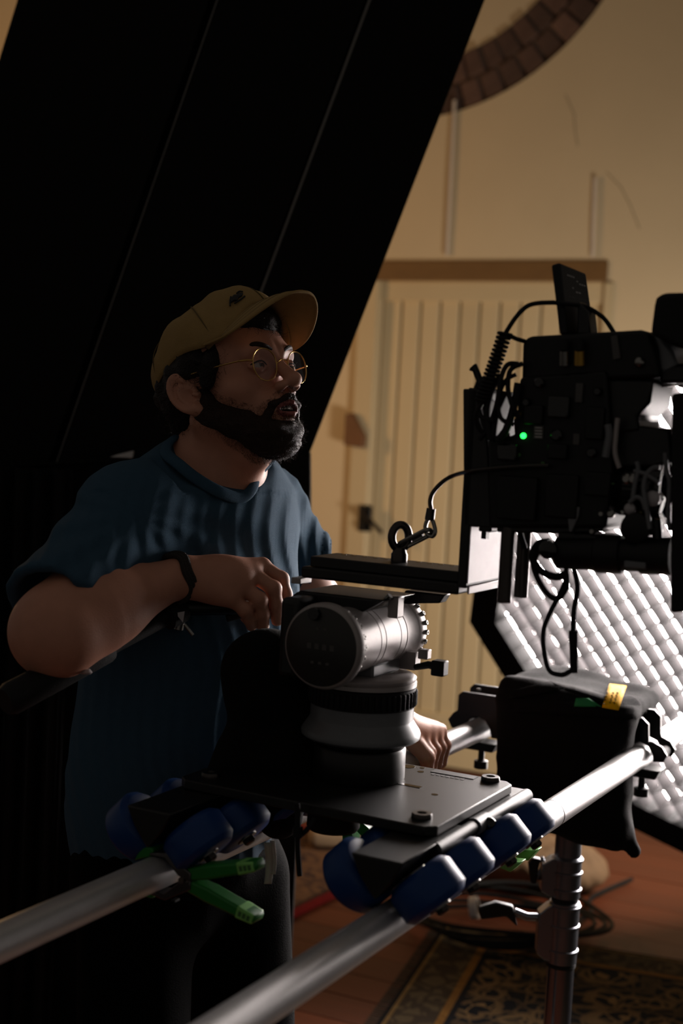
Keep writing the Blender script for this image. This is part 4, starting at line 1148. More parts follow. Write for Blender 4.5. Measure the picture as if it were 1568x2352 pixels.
spring_clamp(0.142, S_NEAR, -SR * 1 + UPZ * .25, 'green spring clamp under the nearer rail, left one of two', .04, .09, 'clamp_tip')
spring_clamp(0.200, S_NEAR, -SR * 1 + UPZ * .15, 'green spring clamp under the nearer rail, right one of two', .04, .09, 'clamp_tip')

# ---- white tape tails, zip strap, black pouch
tp = thing('white_tape_tails', P(620, 1930, 1.80), 'two tails of white cloth tape hanging from the farther rail', 'tape')
for x0, x1, y0, y1, dx in ((606, 623, 1935, 2030, -2), (619, 630, 1930, 2008, 0)):
    m = MB(); vs = []
    for i in range(10):
        v = i / 9; y = y0 + (y1 - y0) * v; bow = 5 * math.sin(v * 2.6)
        for x in (x0, x1): vs.append(P(x + bow + dx * v, y, 1.80 + .004 * math.sin(v * 3) + (0.002 if x0 > 610 else 0)))
    m.add(vs, [(2 * i, 2 * i + 1, 2 * i + 3, 2 * i + 2) for i in range(9)])
    o = m.build('tape_tail', 'white_tape', tp, smooth=60); o.modifiers.new('t', 'SOLIDIFY').thickness = .0012
zs = thing('cable_strap', RL(-.15, -.09, .91), 'thin black strap dangling from the left edge of the dolly plate', 'strap')
m = MB(); m.tube(catmull([P(682, 1845, 1.70), P(684, 1890, 1.70), P(683, 1940, 1.70), P(688, 2012, 1.70)], 6), [.0035] * 19, 8)
m.tube(catmull([P(684, 1925, 1.70), P(705, 1905, 1.705), P(722, 1880, 1.71)], 5), .003, 8); m.build('strap', 'black_rubber', zs)
m = MB(); m.cyl(P(684, 1900, 1.70), P(684, 1922, 1.70), .006, seg=10); m.build('strap_lock', 'black_rubber', zs)
def pouch_sdf(p):
    q = (p - A3(P(592, 1650, 1.895))) @ Rm(RIGHT, FWD, UP)
    d = s_ell(q, (.012, 0, .060), (.062, .052, .062))
    d = smin(d, s_box(q, (.02, 0, -.02), (.058, .048, .075), rad=.04), .03)
    d = smin(d, s_cap(q, (-.02, 0, -.06), (-.075, -.01, -.125), .038, .022), .04)
    d = smin(d, s_cap(q, (.03, 0, -.06), (.03, 0, -.13), .045, .03), .03)
    return d + noise3(q, 40, 11) * .003
vb, qb = mesh_sdf(pouch_sdf, A3(P(592, 1650, 1.895)) - .24, A3(P(592, 1650, 1.895)) + .24, .005)
pch = link_mesh('padded_pouch', vb, qb, 'black_cloth', None, origin=P(600, 1800, 1.86))
setp(pch, 'black padded cloth pouch hanging at the left of the fluid head', 'pouch')

# ================================================================== THE MAN
mat('skin', (184, 128, 104), 0.55, var=0.14, scale=45, bump=0.12, bscale=500, spec=0.4, sss=0.0)
mat('lip', (150, 78, 72), 0.42, var=0.1, scale=120, spec=0.5)
mat('eye_white', (150, 134, 126), 0.2, var=0.03)
mat('iris', (48, 30, 18), 0.15)
mat('teeth', (215, 208, 196), 0.25, var=0.03)
mat('mouth_dark', (50, 18, 16), 0.6)
mat('hair', (24, 17, 13), 0.55, var=0.3, scale=200, bump=0.8, bscale=350, spec=0.3)
mat('beard', (46, 29, 20), 0.55, var=0.3, scale=300, bump=0.9, bscale=600, spec=0.3)
mat('cap_cotton', (150, 122, 76), 0.9, var=0.12, scale=60, bump=0.35, bscale=700, spec=0.2, sheen=0.08)
mat('cap_under', (84, 70, 44), 0.9, var=0.12, scale=60, bump=0.35, bscale=700, spec=0.2)
mat('cap_seam', (92, 74, 40), 0.9, var=0.1, scale=60)
mat('embroidery', (16, 15, 14), 0.7, var=0.2, scale=300, bump=0.5)
mat('tshirt', (52, 76, 94), 0.92, var=0.10, scale=120, bump=0.25, bscale=900, spec=0.1, sheen=0.05)
mat('trousers', (5, 5, 5), 0.95, var=0.25, scale=80, bump=0.3, bscale=400, spec=0.05)
mat('shoe', (30, 28, 27), 0.7, var=0.2)
mat('braid', (40, 32, 26), 0.8, var=0.5, scale=300, bump=1.0, bscale=500)
gm = bpy.data.materials.new('spectacle_glass'); gm.use_nodes = True
nt = gm.node_tree; nt.nodes.clear()
o_ = nt.nodes.new('ShaderNodeOutputMaterial'); mx = nt.nodes.new('ShaderNodeMixShader'); tr_ = nt.nodes.new('ShaderNodeBsdfTransparent'); gl = nt.nodes.new('ShaderNodeBsdfGlossy')
fr = nt.nodes.new('ShaderNodeFresnel'); fr.inputs[0].default_value = 1.42
nzg = nt.nodes.new('ShaderNodeTexNoise'); nzg.inputs['Scale'].default_value = 60
rgh = nt.nodes.new('ShaderNodeMapRange'); rgh.inputs[3].default_value = 0.02; rgh.inputs[4].default_value = 0.05
nt.links.new(nzg.outputs['Fac'], rgh.inputs[0]); nt.links.new(rgh.outputs[0], gl.inputs['Roughness'])
gl.inputs[0].default_value = (0.95, 0.86, 0.92, 1)
nt.links.new(fr.outputs[0], mx.inputs[0]); nt.links.new(tr_.outputs[0], mx.inputs[1]); nt.links.new(gl.outputs[0], mx.inputs[2]); nt.links.new(mx.outputs[0], o_.inputs[0])
MATS['spectacle_glass'] = gm

# ---- frames: head (yaw 52 deg from the camera, chin raised 18 deg) and torso
def yawframe(yaw, pitch):
    y, p = math.radians(yaw), math.radians(pitch)
    F = Vector((math.sin(y), -math.cos(y), 0)); Lf = Vector((math.cos(y), math.sin(y), 0))
    return F * math.cos(p) + UPZ * math.sin(p), Lf, UPZ * math.cos(p) - F * math.sin(p)
HF, HL, HU = yawframe(52, 18)
H_O = P(447, 910, 1.985) + HL * 0.075
FC = 0.82                                             # lower face is shorter than the generic head
def fsq(u): return np.where(u < .02, .02 + (u - .02) / FC, u)
def usq(u): return .02 + (u - .02) * FC if u < .02 else u
HR = Rm(HF, HL, HU)
def HP(f, l, u): return H_O + HF * f + HL * l + HU * u
BF, BL, BU = yawframe(60, -6)
BR = Rm(BF, BL, BU)
J = dict(shR=P(300, 1192, 1.965), shL=P(606, 1172, 2.27), elR=P(130, 1450, 1.795), wrR=P(404, 1326, 1.912),
         elL=P(770, 1470, 2.37), wrL=P(925, 1672, 2.345), neck=P(468, 1112, 2.09), pelvis=P(405, 1960, 2.10))

def head_sdf(p):
    q0 = (p - A3(H_O)) @ HR
    q = q0.copy(); q[:, 2] = fsq(q[:, 2]); q[:, 1] = np.abs(q[:, 1])          # the head is symmetric: work on one side
    d = s_ell(q, (-.010, 0, .052), (.094, .077, .080))
    d = smin(d, s_ell(q, (.028, 0, .048), (.066, .066, .054)), .03)
    d = smin(d, s_ell(q, (.030, 0, -.026), (.061, .058, .078)), .03)
    d = smin(d, s_cap(q, (-.004, .056, -.040), (.066, .026, -.098), .017, .018), .03)
    d = smin(d, s_sph(q, (.0765, 0, -.100), .0220), .03)
    d = smin(d, s_sph(q, (.054, .046, -.010), .020), .025)
    d = smin(d, s_cap(q, (.080, .040, .042), (.090, .010, .040), .0125, .0115), .014)
    d = smin(d, s_ell(q, (.086, 0, -.048), (.021, .030, .026)), .018)
    # eye socket, ball, lids
    d = smax(d, -s_sph(q, (.105, .033, .019), .0185), .012)
    d = smin(d, s_sph(q, (.0825, .0325, .0195), .0122), .0015)
    d = smin(d, s_cap(q, (.0845, .046, .0205), (.0925, .033, .0274), .0032, .0036), .004)
    d = smin(d, s_cap(q, (.0925, .033, .0274), (.0895, .019, .0212), .0036, .0030), .004)
    d = smin(d, s_cap(q, (.0845, .046, .0185), (.0915, .033, .0128), .0028, .0032), .004)
    d = smin(d, s_cap(q, (.0915, .033, .0128), (.0890, .019, .0170), .0032, .0028), .004)
    # nose
    d = smin(d, s_cap(q, (.0915, 0, .030), (.1165, 0, -.008), .0080, .0105), .012)
    d = smin(d, s_sph(q, (.1185, 0, -.0145), .0118), .008)
    d = smin(d, s_ell(q, (.1055, .0135, -.0200), (.0115, .0075, .0085)), .006)
    d = smax(d, -s_ell(q, (.1105, .0075, -.0285), (.0060, .0038, .0060)), .003)
    # lips, slightly parted
    d = smin(d, s_cap(q, (.1075, 0, -.0500), (.0920, .0225, -.0575), .0055, .0030), .005)
    d = smin(d, s_cap(q, (.1035, 0, -.0680), (.0915, .0215, -.0600), .0066, .0030), .005)
    d = smax(d, -s_ell(q, (.1020, 0, -.0585), (.0170, .0170, .0052)), .003)
    # ear
    e = np.stack([q[:, 0] + .010 + (q[:, 2]) * .22, q[:, 1] - .0775 + (q[:, 0] + .004) * .42, q[:, 2] - .001], 1)
    ear = s_ell(e, (0, 0, 0), (.0180, .0040, .0325))
    ec = e * np.array([1.0, 1.0, .56])
    rim = np.hypot(np.hypot(ec[:, 0], ec[:, 2]) - .0165, e[:, 1] - .0050) - .0040
    rim = smax(rim, e[:, 0] - .010, .004)
    ear = smin(ear, rim, .003)
    anti = np.hypot(np.hypot(ec[:, 0] - .003, ec[:, 2] + .001) - .0095, e[:, 1] - .0040) - .0026
    ear = smin(ear, smax(anti, e[:, 0] - .003, .003), .003)
    ear = smax(ear, -s_ell(e, (.006, .0065, -.003), (.0085, .0075, .0115)), .003)
    ear = smin(ear, s_sph(e, (.007, .001, -.0300), .0085), .008)
    ear = smin(ear, s_sph(e, (.0150, .003, -.004), .0055), .003)
    d = smin(d, ear, .007)
    return d
NECK_T = HP(-.022, 0, -.045)
def neck_sdf(p):
    d = s_cap(p, NECK_T, J['neck'], .057, .063)
    d = smin(d, s_cap(p, HP(.020, 0, -.085), J['neck'] + BF * .045 + UPZ * .02, .030, .030), .03)
    d = smin(d, s_cap(p, HP(-.012, -.058, -.035), J['neck'] + BF * .055 - UPZ * .012, .012, .012), .018)
    d = smin(d, s_cap(p, HP(-.012, .058, -.035), J['neck'] + BF * .055 - UPZ * .012, .012, .012), .018)
    return d
# fingers of the right hand: knuckle, middle joint, tip (pixel, pixel, depth)
HAND_R = [((528, 1374, 1.921), (563, 1402, 1.925), (577, 1438, 1.945), .0092),
          ((556, 1346, 1.934), (596, 1378, 1.930), (605, 1440, 1.945), .0100),
          ((580, 1318, 1.950), (628, 1352, 1.945), (636, 1425, 1.952), .0102),
          ((602, 1300, 1.970), (646, 1330, 1.968), (660, 1395, 1.965), .0098)]
def finger_sdf(p, a, b, c, r):
    """two bent segments with a thicker knuckle"""
    m = b.lerp(c, .5) + (b - a).normalized() * .002
    d = s_cap(p, a, b, r * 1.08, r)
    d = smin(d, s_cap(p, b, m, r, r * .93), .004)
    d = smin(d, s_cap(p, m, c, r * .93, r * .80), .004)
    return smin(d, s_sph(p, b, r * 1.08), .004)
def arm_r_sdf(p):
    d = s_cap(p, J['shR'], J['elR'], .046, .045)
    e, w = J['elR'], J['wrR']
    d = smin(d, s_sph(p, e, .041), .04)
    d = smin(d, s_cap(p, e, e.lerp(w, .42), .0455, .0440), .045)
    d = smin(d, s_cap(p, e.lerp(w, .35), w, .0445, .0265), .03)
    ks = [P(*k[0]) for k in HAND_R]
    w2 = w + (ks[1] - w).normalized() * .012
    for i, k in enumerate(ks):
        d = smin(d, s_cap(p, w2 + (ks[i] - ks[1]) * .22, k, .0205, .0125), .016)
    d = smin(d, s_ell(p, (ks[0] + ks[3]) / 2 * .55 + w2 * .45 + FWD * .006, (.042, .030, .022), Rm(RIGHT, UP, FWD)), .02)
    for (a, b, c, r) in HAND_R: d = smin(d, finger_sdf(p, P(*a), P(*b), P(*c), r), .0035)
    # thumb under the palm, away from the camera
    t0, t1, t2, t3 = P(450, 1350, 1.965), P(500, 1385, 2.000), P(548, 1408, 2.005), P(590, 1428, 1.995)
    d = smin(d, s_cap(p, t0, t1, .018, .0135), .015)
    d = smin(d, s_cap(p, t1, t2, .0125, .0112), .005); d = smin(d, s_cap(p, t2, t3, .0112, .0095), .004)
    return d
def RA(t, ang, r, s_rail=S_FAR):    # point around the far rail, angle from up towards the right
    return RL(t, s_rail + r * math.sin(ang), RAIL_Z + r * math.cos(ang))
def arm_l_sdf(p):
    d = s_cap(p, J['shL'], J['elL'], .050, .044)
    e, w = J['elL'], J['wrL']
    d = smin(d, s_cap(p, e, e.lerp(w, .45), .045, .041), .025)
    d = smin(d, s_cap(p, e.lerp(w, .4), w, .041, .026), .03)
    R1 = math.radians
    for i in range(4):
        t = .485 + .0215 * i
        k = RA(t + .004, R1(12 + 5 * i), .0465)
        d = smin(d, s_cap(p, w, k, .021, .0125), .016)
        pts = [k, RA(t + .004, R1(62), .0385), RA(t + .002, R1(112), .0315), RA(t, R1(160), .0300)]
        rr = .0098 if i < 3 else .0090
        for a, b, ra, rb in zip(pts[:-1], pts[1:], (rr * 1.1, rr, rr * .93), (rr, rr * .93, rr * .8)): d = smin(d, s_cap(p, a, b, ra, rb), .0035)
    th = [w + UPZ * -.004, RA(.470, R1(70), .040), RA(.492, R1(125), .034), RA(.520, R1(150), .031)]
    for a, b, ra, rb in zip(th[:-1], th[1:], (.019, .0125, .0112), (.0125, .0112, .0095)): d = smin(d, s_cap(p, a, b, ra, rb), .005)
    return d
def core_sdf(p):
    d = s_cap(p, J['neck'] - UPZ * .06, J['pelvis'], .085, .10)
    d = smin(d, s_ell(p, P(462, 1300, 2.125), (.119, .169, .206), BR), .03)
    d = smin(d, s_cap(p, J['shR'] - UPZ * .008, J['shL'] - UPZ * .008, .050, .046), .05)
    for a in LEGS: d = smin(d, s_cap(p, a[0], a[1], .06, .045), .04); d = smin(d, s_cap(p, a[1], a[2], .045, .035), .03)
    return d
LEGS = [(P(318, 2020, 2.05), P(300, 2560, 1.93), P(300, 3010, 2.02)), (P(535, 2020, 2.17), P(560, 2520, 2.12), P(520, 2930, 2.20))]
def body_sdf(p):
    out = np.full(len(p), 1.0)
    hc = A3(H_O)
    near = np.linalg.norm(p - hc, axis=1)
    m = near < .22
    hd = near - .15
    if m.any(): hd = hd.copy(); hd[m] = head_sdf(p[m])
    out = smin(hd, neck_sdf(p), .02)
    out = smin(out, core_sdf(p), .03)
    for fn, (a, b) in ((arm_r_sdf, ('elR', 'wrR')), (arm_l_sdf, ('elL', 'wrL'))):
        c = (A3(J[a]) + A3(J[b])) / 2
        dd = np.linalg.norm(p - c, axis=1)
        m = dd < .42
        ad = dd - .35
        if m.any(): ad = ad.copy(); ad[m] = fn(p[m])
        out = smin(out, ad, .012)
    return out
import time as _time
_t = _time.time()
lo = np.array([-.52, 1.62, 0.03]); hi = np.array([.36, 2.62, 1.70])
vb, qb = mesh_sdf(body_sdf, lo, hi, .0022)
man = thing('person', Vector((J['pelvis'].x, J['pelvis'].y, 0)), 'bearded man in cap, round glasses and blue T-shirt leaning over the rails, looking right', 'person')
cen = vb[qb].mean(1); lc = (cen - A3(H_O)) @ HR; lc[:, 2] = fsq(lc[:, 2]); al = np.abs(lc[:, 1])
mi_ = np.zeros(len(qb), dtype=np.int32)
lipm = (lc[:, 0] > .090) & (al < .0225) & (lc[:, 2] > -.0755) & (lc[:, 2] < -.0455) & (np.hypot((lc[:, 2] + .0590) / .0140, al / .0235) < 1)
mi_[lipm] = 1
mi_[(lc[:, 0] > .085) & (np.hypot(al / .0165, (lc[:, 2] + .0585) / .0052) < .95) & (lc[:, 0] < .101) & (np.abs(lc[:, 2] + .0585) < .005)] = 4
eyed = np.linalg.norm(np.stack([lc[:, 0] - .0825, al - .0325, lc[:, 2] - .0195], 1), axis=1)
mi_[(eyed < .0132) & (np.abs(lc[:, 2] - .0200) < .0052) & (np.abs(al - .0325) < .0095) & (lc[:, 0] > .084)] = 2
look = np.array([.0905, .0295, .0205])
irs = np.linalg.norm(np.stack([lc[:, 0] - .0945, lc[:, 1] - np.sign(lc[:, 1]) * .0325 - .0015, lc[:, 2] - .0205], 1), axis=1)
mi_[(mi_ == 2) & (irs < .0062)] = 3
body_v, body_q = vb, qb
body = link_mesh('body', vb, qb, ['skin', 'lip', 'eye_white', 'iris', 'mouth_dark'], man, origin=man.location, matidx=mi_)
m = MB()
for k in range(-3, 4):
    m.box(HP(.0990 - abs(k) * .0016, k * .0052, usq(-.0535)), HF * .002, HL * .0024, HU * .0036)
m.build('teeth', 'teeth', man, bevel=.001)
for sg in (-1, 1):
    m = MB(); m.tube(catmull([HP(.080, sg * .050, .040), HP(.092, sg * .040, .049), HP(.099, sg * .026, .047), HP(.101, sg * .013, .041)], 5), [.0012 + .0024 * math.sin(math.pi * (i + 3) / 21) for i in range(16)], 8)
    m.build('eyebrow', 'beard', man)
    m = MB(); m.tube(catmull([HP(.0865, sg * .0475, .0205), HP(.0942, sg * .0400, .0240), HP(.0958, sg * .0325, .0250), HP(.0942, sg * .0250, .0234), HP(.0915, sg * .0185, .0205)], 5), .0011, 6)
    m.build('eyelashes', 'hair', man)

# ---- beard and hair: soft volumes covered with short strands
def beard_sdf(p):
    q = (p - A3(H_O)) @ HR; q[:, 2] = fsq(q[:, 2]); q[:, 1] = np.abs(q[:, 1])
    d = s_cap(q, (.000, .0585, -.038), (.064, .0280, -.099), .0178, .0208)
    d = smin(d, s_cap(q, (.012, .0640, .000), (.004, .0610, -.040), .0085, .0150), .012)
    d = smin(d, s_sph(q, (.0745, 0, -.104), .0262), .018)
    d = smin(d, s_cap(q, (.016, .0605, -.020), (.064, .0430, -.064), .0110, .0105), .010)
    d = smin(d, s_cap(q, (.016, .0575, -.046), (.060, .0400, -.080), .0165, .0165), .010)
    d = smin(d, s_cap(q, (.046, 0, -.098), (.072, 0, -.112), .028, .023), .02)
    d = smin(d, s_cap(q, (.054, .040, -.074), (.083, .020, -.089), .0140, .0168), .012)
    d = smin(d, s_cap(q, (.0985, .0, -.0850), (.088, .015, -.0880), .0055, .0080), .008)
    d = smin(d, s_cap(q, (.1060, .004, -.0385), (.0950, .024, -.0500), .0058, .0058), .006)
    d = smin(d, s_cap(q, (.0950, .024, -.0500), (.0790, .033, -.0740), .0058, .0080), .006)
    d = smax(d, -s_ell(q, (.108, 0, -.0590), (.020, .0215, .0135)), .003)
    return d + noise3(q, 380, 21) * .0011
vb, qb = mesh_sdf(beard_sdf, A3(H_O) - .17, A3(H_O) + .17, .0024)
beard = link_mesh('beard', vb, qb, 'beard', man, origin=man.location)
def strands(verts, quads, n, mt, nm, dirf, lmin, lmax, w, curl, seed, keep=None):
    r = np.random.default_rng(seed)
    c = verts[quads].mean(1)
    nrm = np.cross(verts[quads[:, 2]] - verts[quads[:, 0]], verts[quads[:, 3]] - verts[quads[:, 1]])
    ar = np.linalg.norm(nrm, axis=1); nrm /= np.maximum(ar, 1e-12)[:, None]
    if keep is not None:
        k = keep(c); c, nrm, ar = c[k], nrm[k], ar[k]
    idx = r.choice(len(c), n, p=ar / ar.sum())
    p0 = c[idx] - nrm[idx] * .0015; nn = nrm[idx]
    ln = r.uniform(lmin, lmax, n)
    d = dirf(p0, nn) + r.normal(size=(n, 3)) * .35; d /= np.linalg.norm(d, axis=1)[:, None]
    side = np.cross(d, r.normal(size=(n, 3))); side /= np.linalg.norm(side, axis=1)[:, None]
    up2 = np.cross(side, d)
    K = 5; V = np.zeros((n, K, 2, 3)); ph = r.uniform(0, 6.28, n); fq = r.uniform(.7, 1.3, n)
    for j in range(K):
        u = j / (K - 1)
        cv = curl * u
        pos = p0 + d * (ln * u)[:, None] + side * (cv * ln * np.sin(ph + u * 4.5 * fq))[:, None] + up2 * (cv * ln * np.cos(ph + u * 4.5 * fq))[:, None]
        ww = w * (1 - .8 * u)
        sd = np.cross(d, nn); sd /= np.maximum(np.linalg.norm(sd, axis=1), 1e-6)[:, None]
        V[:, j, 0] = pos - sd * ww; V[:, j, 1] = pos + sd * ww
    V = V.reshape(-1, 3)
    base = (np.arange(n) * K * 2)[:, None, None] + (np.arange(K - 1) * 2)[None, :, None] + np.array([0, 1, 3, 2])[None, None]
    return V, base.reshape(-1, 4)
def fdir(p, nn): return nn * .55 + A3(HF) * .35 - A3(HU) * .55
V, Q = strands(vb, qb, 5200, 'beard', 'x', fdir, .005, .012, .00028, .25, 31)
V2, Q2 = strands(body_v, body_q, 6500, 'beard', 'x', fdir, .003, .007, .00022, .25, 33, keep=lambda c: (beard_sdf(c) < .0075 + .006 * np.abs(noise3(c, 200, 55))) & (beard_sdf(c) > -.002) & (((c - A3(H_O)) @ HR)[:, 2] < .0) & (((c - A3(H_O)) @ HR)[:, 0] > .016))
V, Q = np.concatenate([V, V2]), np.concatenate([Q, Q2 + len(V)])
o = link_mesh('beard_hair', V, Q, 'beard', beard, origin=man.location); o['kind'] = 'stuff'
def hair_sdf(p):
    q = (p - A3(H_O)) @ HR; q[:, 1] = np.abs(q[:, 1])
    d = s_ell(q, (-.018, 0, .048), (.106, .0870, .098))
    # cut the face away: temple line, ear notch, nape
    line = q[:, 0] - (.048 + np.clip(q[:, 2] - .05, -.05, .06) * .35)
    d = smax(d, line, .012)
    d = smax(d, np.where(q[:, 2] < .024, q[:, 0] + .030 - np.clip((q[:, 2] - .024) * .2, -.02, 0), -1.0), .010)
    d = smax(d, -(q[:, 2] + .052), .01)
    nape = s_cap(q, (-.066, .022, -.010), (-.072, .018, -.072), .030, .022)
    d = smin(d, nape, .02)
    d = smin(d, s_cap(q, (.034, .070, .040), (.026, .0715, .014), .0150, .0110), .012)
    d = smin(d, s_cap(q, (.076, .030, .090), (.088, .0, .088), .014, .014), .01)
    rimh = (q - np.array([-.0065, 0, .0635])) @ np.array([-.426, 0, .905])
    d = smax(d, rimh - .006, .006)
    return d + noise3(q, 150, 41) * .0028 + noise3(q, 330, 42) * .0012
vb, qb = mesh_sdf(hair_sdf, A3(H_O) - .17, A3(H_O) + .17, .003)
hair = link_mesh('hair', vb, qb, 'hair', man, origin=man.location)
def hdir(p, nn): return nn * .7 - A3(HU) * .35
V, Q = strands(vb, qb, 4200, 'hair', 'x', hdir, .010, .022, .00035, .45, 32, keep=lambda c: (((c - A3(H_O)) @ HR - np.array([-.0065, 0, .0635])) @ np.array([-.426, 0, .905])) < -.022)
o = link_mesh('hair_curls', V, Q, 'hair', hair, origin=man.location); o['kind'] = 'stuff'

# ---- cap
C_M = np.array([-.0065, 0, .0635]); E1 = np.array([.905, 0, .426]); E3 = np.array([-.426, 0, .905])
def crown_pt(phi, el, off=0.0):
    """phi 0 = front, el 0 = rim .. 1 = top; local head coordinates"""
    c, s_ = math.cos(phi), math.sin(phi)
    e = el * math.pi / 2
    n_ = 2.35
    ce = abs(math.cos(e)) ** (2 / n_); se = abs(math.sin(e)) ** (2 / n_)
    x = (.114 + off) * c * ce; y = (.0885 + off) * s_ * ce; z = (.0760 + off) * se
    a = abs(math.degrees(phi))
    dip = .034 * math.exp(-((a - 55) / 26) ** 2) * (1 - el) ** 2
    z -= dip
    v = C_M + E1 * x + np.array([0, 1, 0]) * y + E3 * z
    return v
def HPv(v): return HP(float(v[0]), float(v[1]), float(v[2]))
capo = thing('cap', Vector((0, 0, 0)), None, None); capo.name = 'cap'
capo.parent = man; capo.location = H_O - man.location
def relbuild(m, nm, mt, par, **k):
    return m.build(nm, mt, par, origin=H_O, **k)
m = MB(); NP, NE = 72, 22
vs = []
for j in range(NE):
    for i in range(NP):
        phi = 2 * math.pi * i / NP - math.pi; el = j / NE
        wob = .0014 * math.sin(phi * 5 + el * 6) + .001 * math.sin(phi * 11 - el * 9)
        vs.append(HPv(crown_pt(phi, el, wob)))
vs.append(HPv(crown_pt(0, 1.0)))
fs = [(j * NP + i, j * NP + (i + 1) % NP, (j + 1) * NP + (i + 1) % NP, (j + 1) * NP + i) for j in range(NE - 1) for i in range(NP)]
fs += [((NE - 1) * NP + i, (NE - 1) * NP + (i + 1) % NP, NE * NP) for i in range(NP)]
m.add(vs, fs); o = relbuild(m, 'crown', 'cap_cotton', capo, smooth=80)
o.modifiers.new('t', 'SOLIDIFY').thickness = .0022
for phi in (0, math.pi / 3, -math.pi / 3, 2 * math.pi / 3, -2 * math.pi / 3, math.pi):
    m = MB(); m.tube([HPv(crown_pt(phi, e / 20, .0007)) for e in range(20)], .0009, 5); relbuild(m, 'seam', 'cap_seam', o)
m = MB(); m.sphere(HPv(crown_pt(0, 1.0, .001)), .006, 12, 8); relbuild(m, 'button', 'cap_cotton', o)
def brim_pt(a, r):
    """a -1..1 across, r 0..1 outwards"""
    l = .0770 * math.sin(a * math.pi / 2)
    rf = .0935 - .050 * (abs(l) / .0770) ** 2.2; ru = .112 - 9.6 * l * l
    ln = .074 * max(0.0, math.cos(a * math.pi / 2)) ** .55
    f = rf + ln * r
    u = ru - .004 * r + .006 * math.sin(r * 1.5) - .010 * r * r * (1 - abs(a)) + .5 * l * l * r
    return np.array([f, l * (1 + .10 * r), u])
m = MB(); NA, NR = 49, 10; vs = [HPv(brim_pt(-1 + 2 * i / (NA - 1), j / (NR - 1))) for j in range(NR) for i in range(NA)]
m.add(vs, [(j * NA + i, j * NA + i + 1, (j + 1) * NA + i + 1, (j + 1) * NA + i) for j in range(NR - 1) for i in range(NA - 1)])
o = relbuild(m, 'brim', ['cap_cotton', 'cap_under'], capo, smooth=80)
sd = o.modifiers.new('t', 'SOLIDIFY'); sd.thickness = .003; sd.offset = 0
m = MB(); m.tube([HPv(brim_pt(-1 + 2 * i / 48, 1.0)) for i in range(49)], .0021, 6); relbuild(m, 'brim_edge', 'cap_cotton', o)
for rr in (.25, .5, .75):
    m = MB(); m.tube([HPv(brim_pt(-.93 + 1.86 * i / 40, rr) + np.array([0, 0, .0018])) for i in range(41)], .0004, 4); relbuild(m, 'stitching', 'cap_seam', o)
em = MB()
emb = [(-.44 + (p_ + .14) * .55, .175 + (e_ - .52) * .55) for p_, e_ in [(-.38, .50), (-.30, .57), (-.16, .585), (-.08, .545), (.02, .56), (.10, .50), (.02, .46), (-.10, .47), (-.20, .44), (-.28, .49)]]
top_, bot_ = [HPv(crown_pt(a, e, .0022)) for a, e in emb], [HPv(crown_pt(a, e, .0002)) for a, e in emb]
ctr = HPv(crown_pt(-.44, .175, .0030)); nE = len(emb)
em.add(top_ + bot_ + [ctr], [(i, (i + 1) % nE, 2 * nE) for i in range(nE)] + [(i, nE + i, nE + (i + 1) % nE, (i + 1) % nE) for i in range(nE)])
relbuild(em, 'embroidery', 'embroidery', capo, smooth=30)
for seg_ in ([(-.42, .47), (-.34, .54), (-.24, .60)], [(-.05, .585), (.06, .60), (.13, .55)], [(-.3, .44), (-.12, .42), (.06, .43)]):
    m = MB(); m.tube(catmull([HPv(crown_pt(-.44 + (a + .14) * .6, .175 + (e - .52) * .6, .001)) for a, e in seg_], 5), .0012, 6); relbuild(m, 'embroidery', 'embroidery', capo)
m = MB(); m.tube([HPv(crown_pt(math.pi + .35 * math.sin(k), .02 + .12 * math.cos(k), .001)) for k in np.linspace(-1.5, 1.5, 15)], .0016, 6); relbuild(m, 'back_strap', 'cap_seam', capo)

# ---- spectacles
gl_ = thing('glasses', Vector((0, 0, 0)), None, None); gl_.parent = man; gl_.location = H_O - man.location
for k in ('cap', 'glasses'): pass
for sg in (-1, 1):
    lc_ = HP(.1020, sg * .0345, .0165)
    nx = (HF * math.cos(.10) + HL * (sg * math.sin(.10)) - HU * .10).normalized(); lx_ = HU.cross(nx).normalized(); ux = nx.cross(lx_)
    ring = [lc_ + lx_ * (.0222 * math.copysign(abs(math.cos(th)) ** .92, math.cos(th))) + ux * (.0225 * math.copysign(abs(math.sin(th)) ** .92, math.sin(th)) + .0012) for th in [2 * math.pi * i / 40 for i in range(40)]]
    m = MB(); m.tube(ring, .0009, 8, closed=True); rm_ = relbuild(m, 'rim', 'gold_metal', gl_)
    m = MB(); c0 = lc_ + nx * .0012
    m.add(ring + [p.lerp(lc_, .5) + nx * .0010 for p in ring] + [c0], [(i, (i + 1) % 40, 40 + (i + 1) % 40, 40 + i) for i in range(40)] + [(40 + i, 40 + (i + 1) % 40, 80) for i in range(40)])
    relbuild(m, 'lens', 'spectacle_glass', gl_, smooth=60)
    hg = lc_ + lx_ * (.0225 if (lx_.dot(HL) > 0) == (sg > 0) else -.0225) + ux * .006
    m = MB(); m.tube([hg, HP(.0955, sg * .0650, .0235), HP(.088, sg * .0700, .0245)], .0014, 8)
    m.tube(catmull([HP(.088, sg * .0700, .0245), HP(.050, sg * .0750, .0275), HP(.005, sg * .0790, .0300), HP(-.010, sg * .0800, .0270), HP(-.024, sg * .0790, .0080)], 6), .0011, 8); relbuild(m, 'temple', 'gold_metal', gl_)
    m = MB(); m.tube([lc_ + HL * (-sg * .0215) - HU * .003, HP(.0985, sg * .0105, .0115), HP(.0975, sg * .0095, .0075)], .0006, 6); relbuild(m, 'pad_arm', 'gold_metal', gl_)
    m = MB(); m.sphere(HP(.0995, sg * .0092, .0065), (.0022, .0016, .0046), 10, 8, ax=(HF, HL, HU)); relbuild(m, 'nose_pad', 'spectacle_glass', gl_)
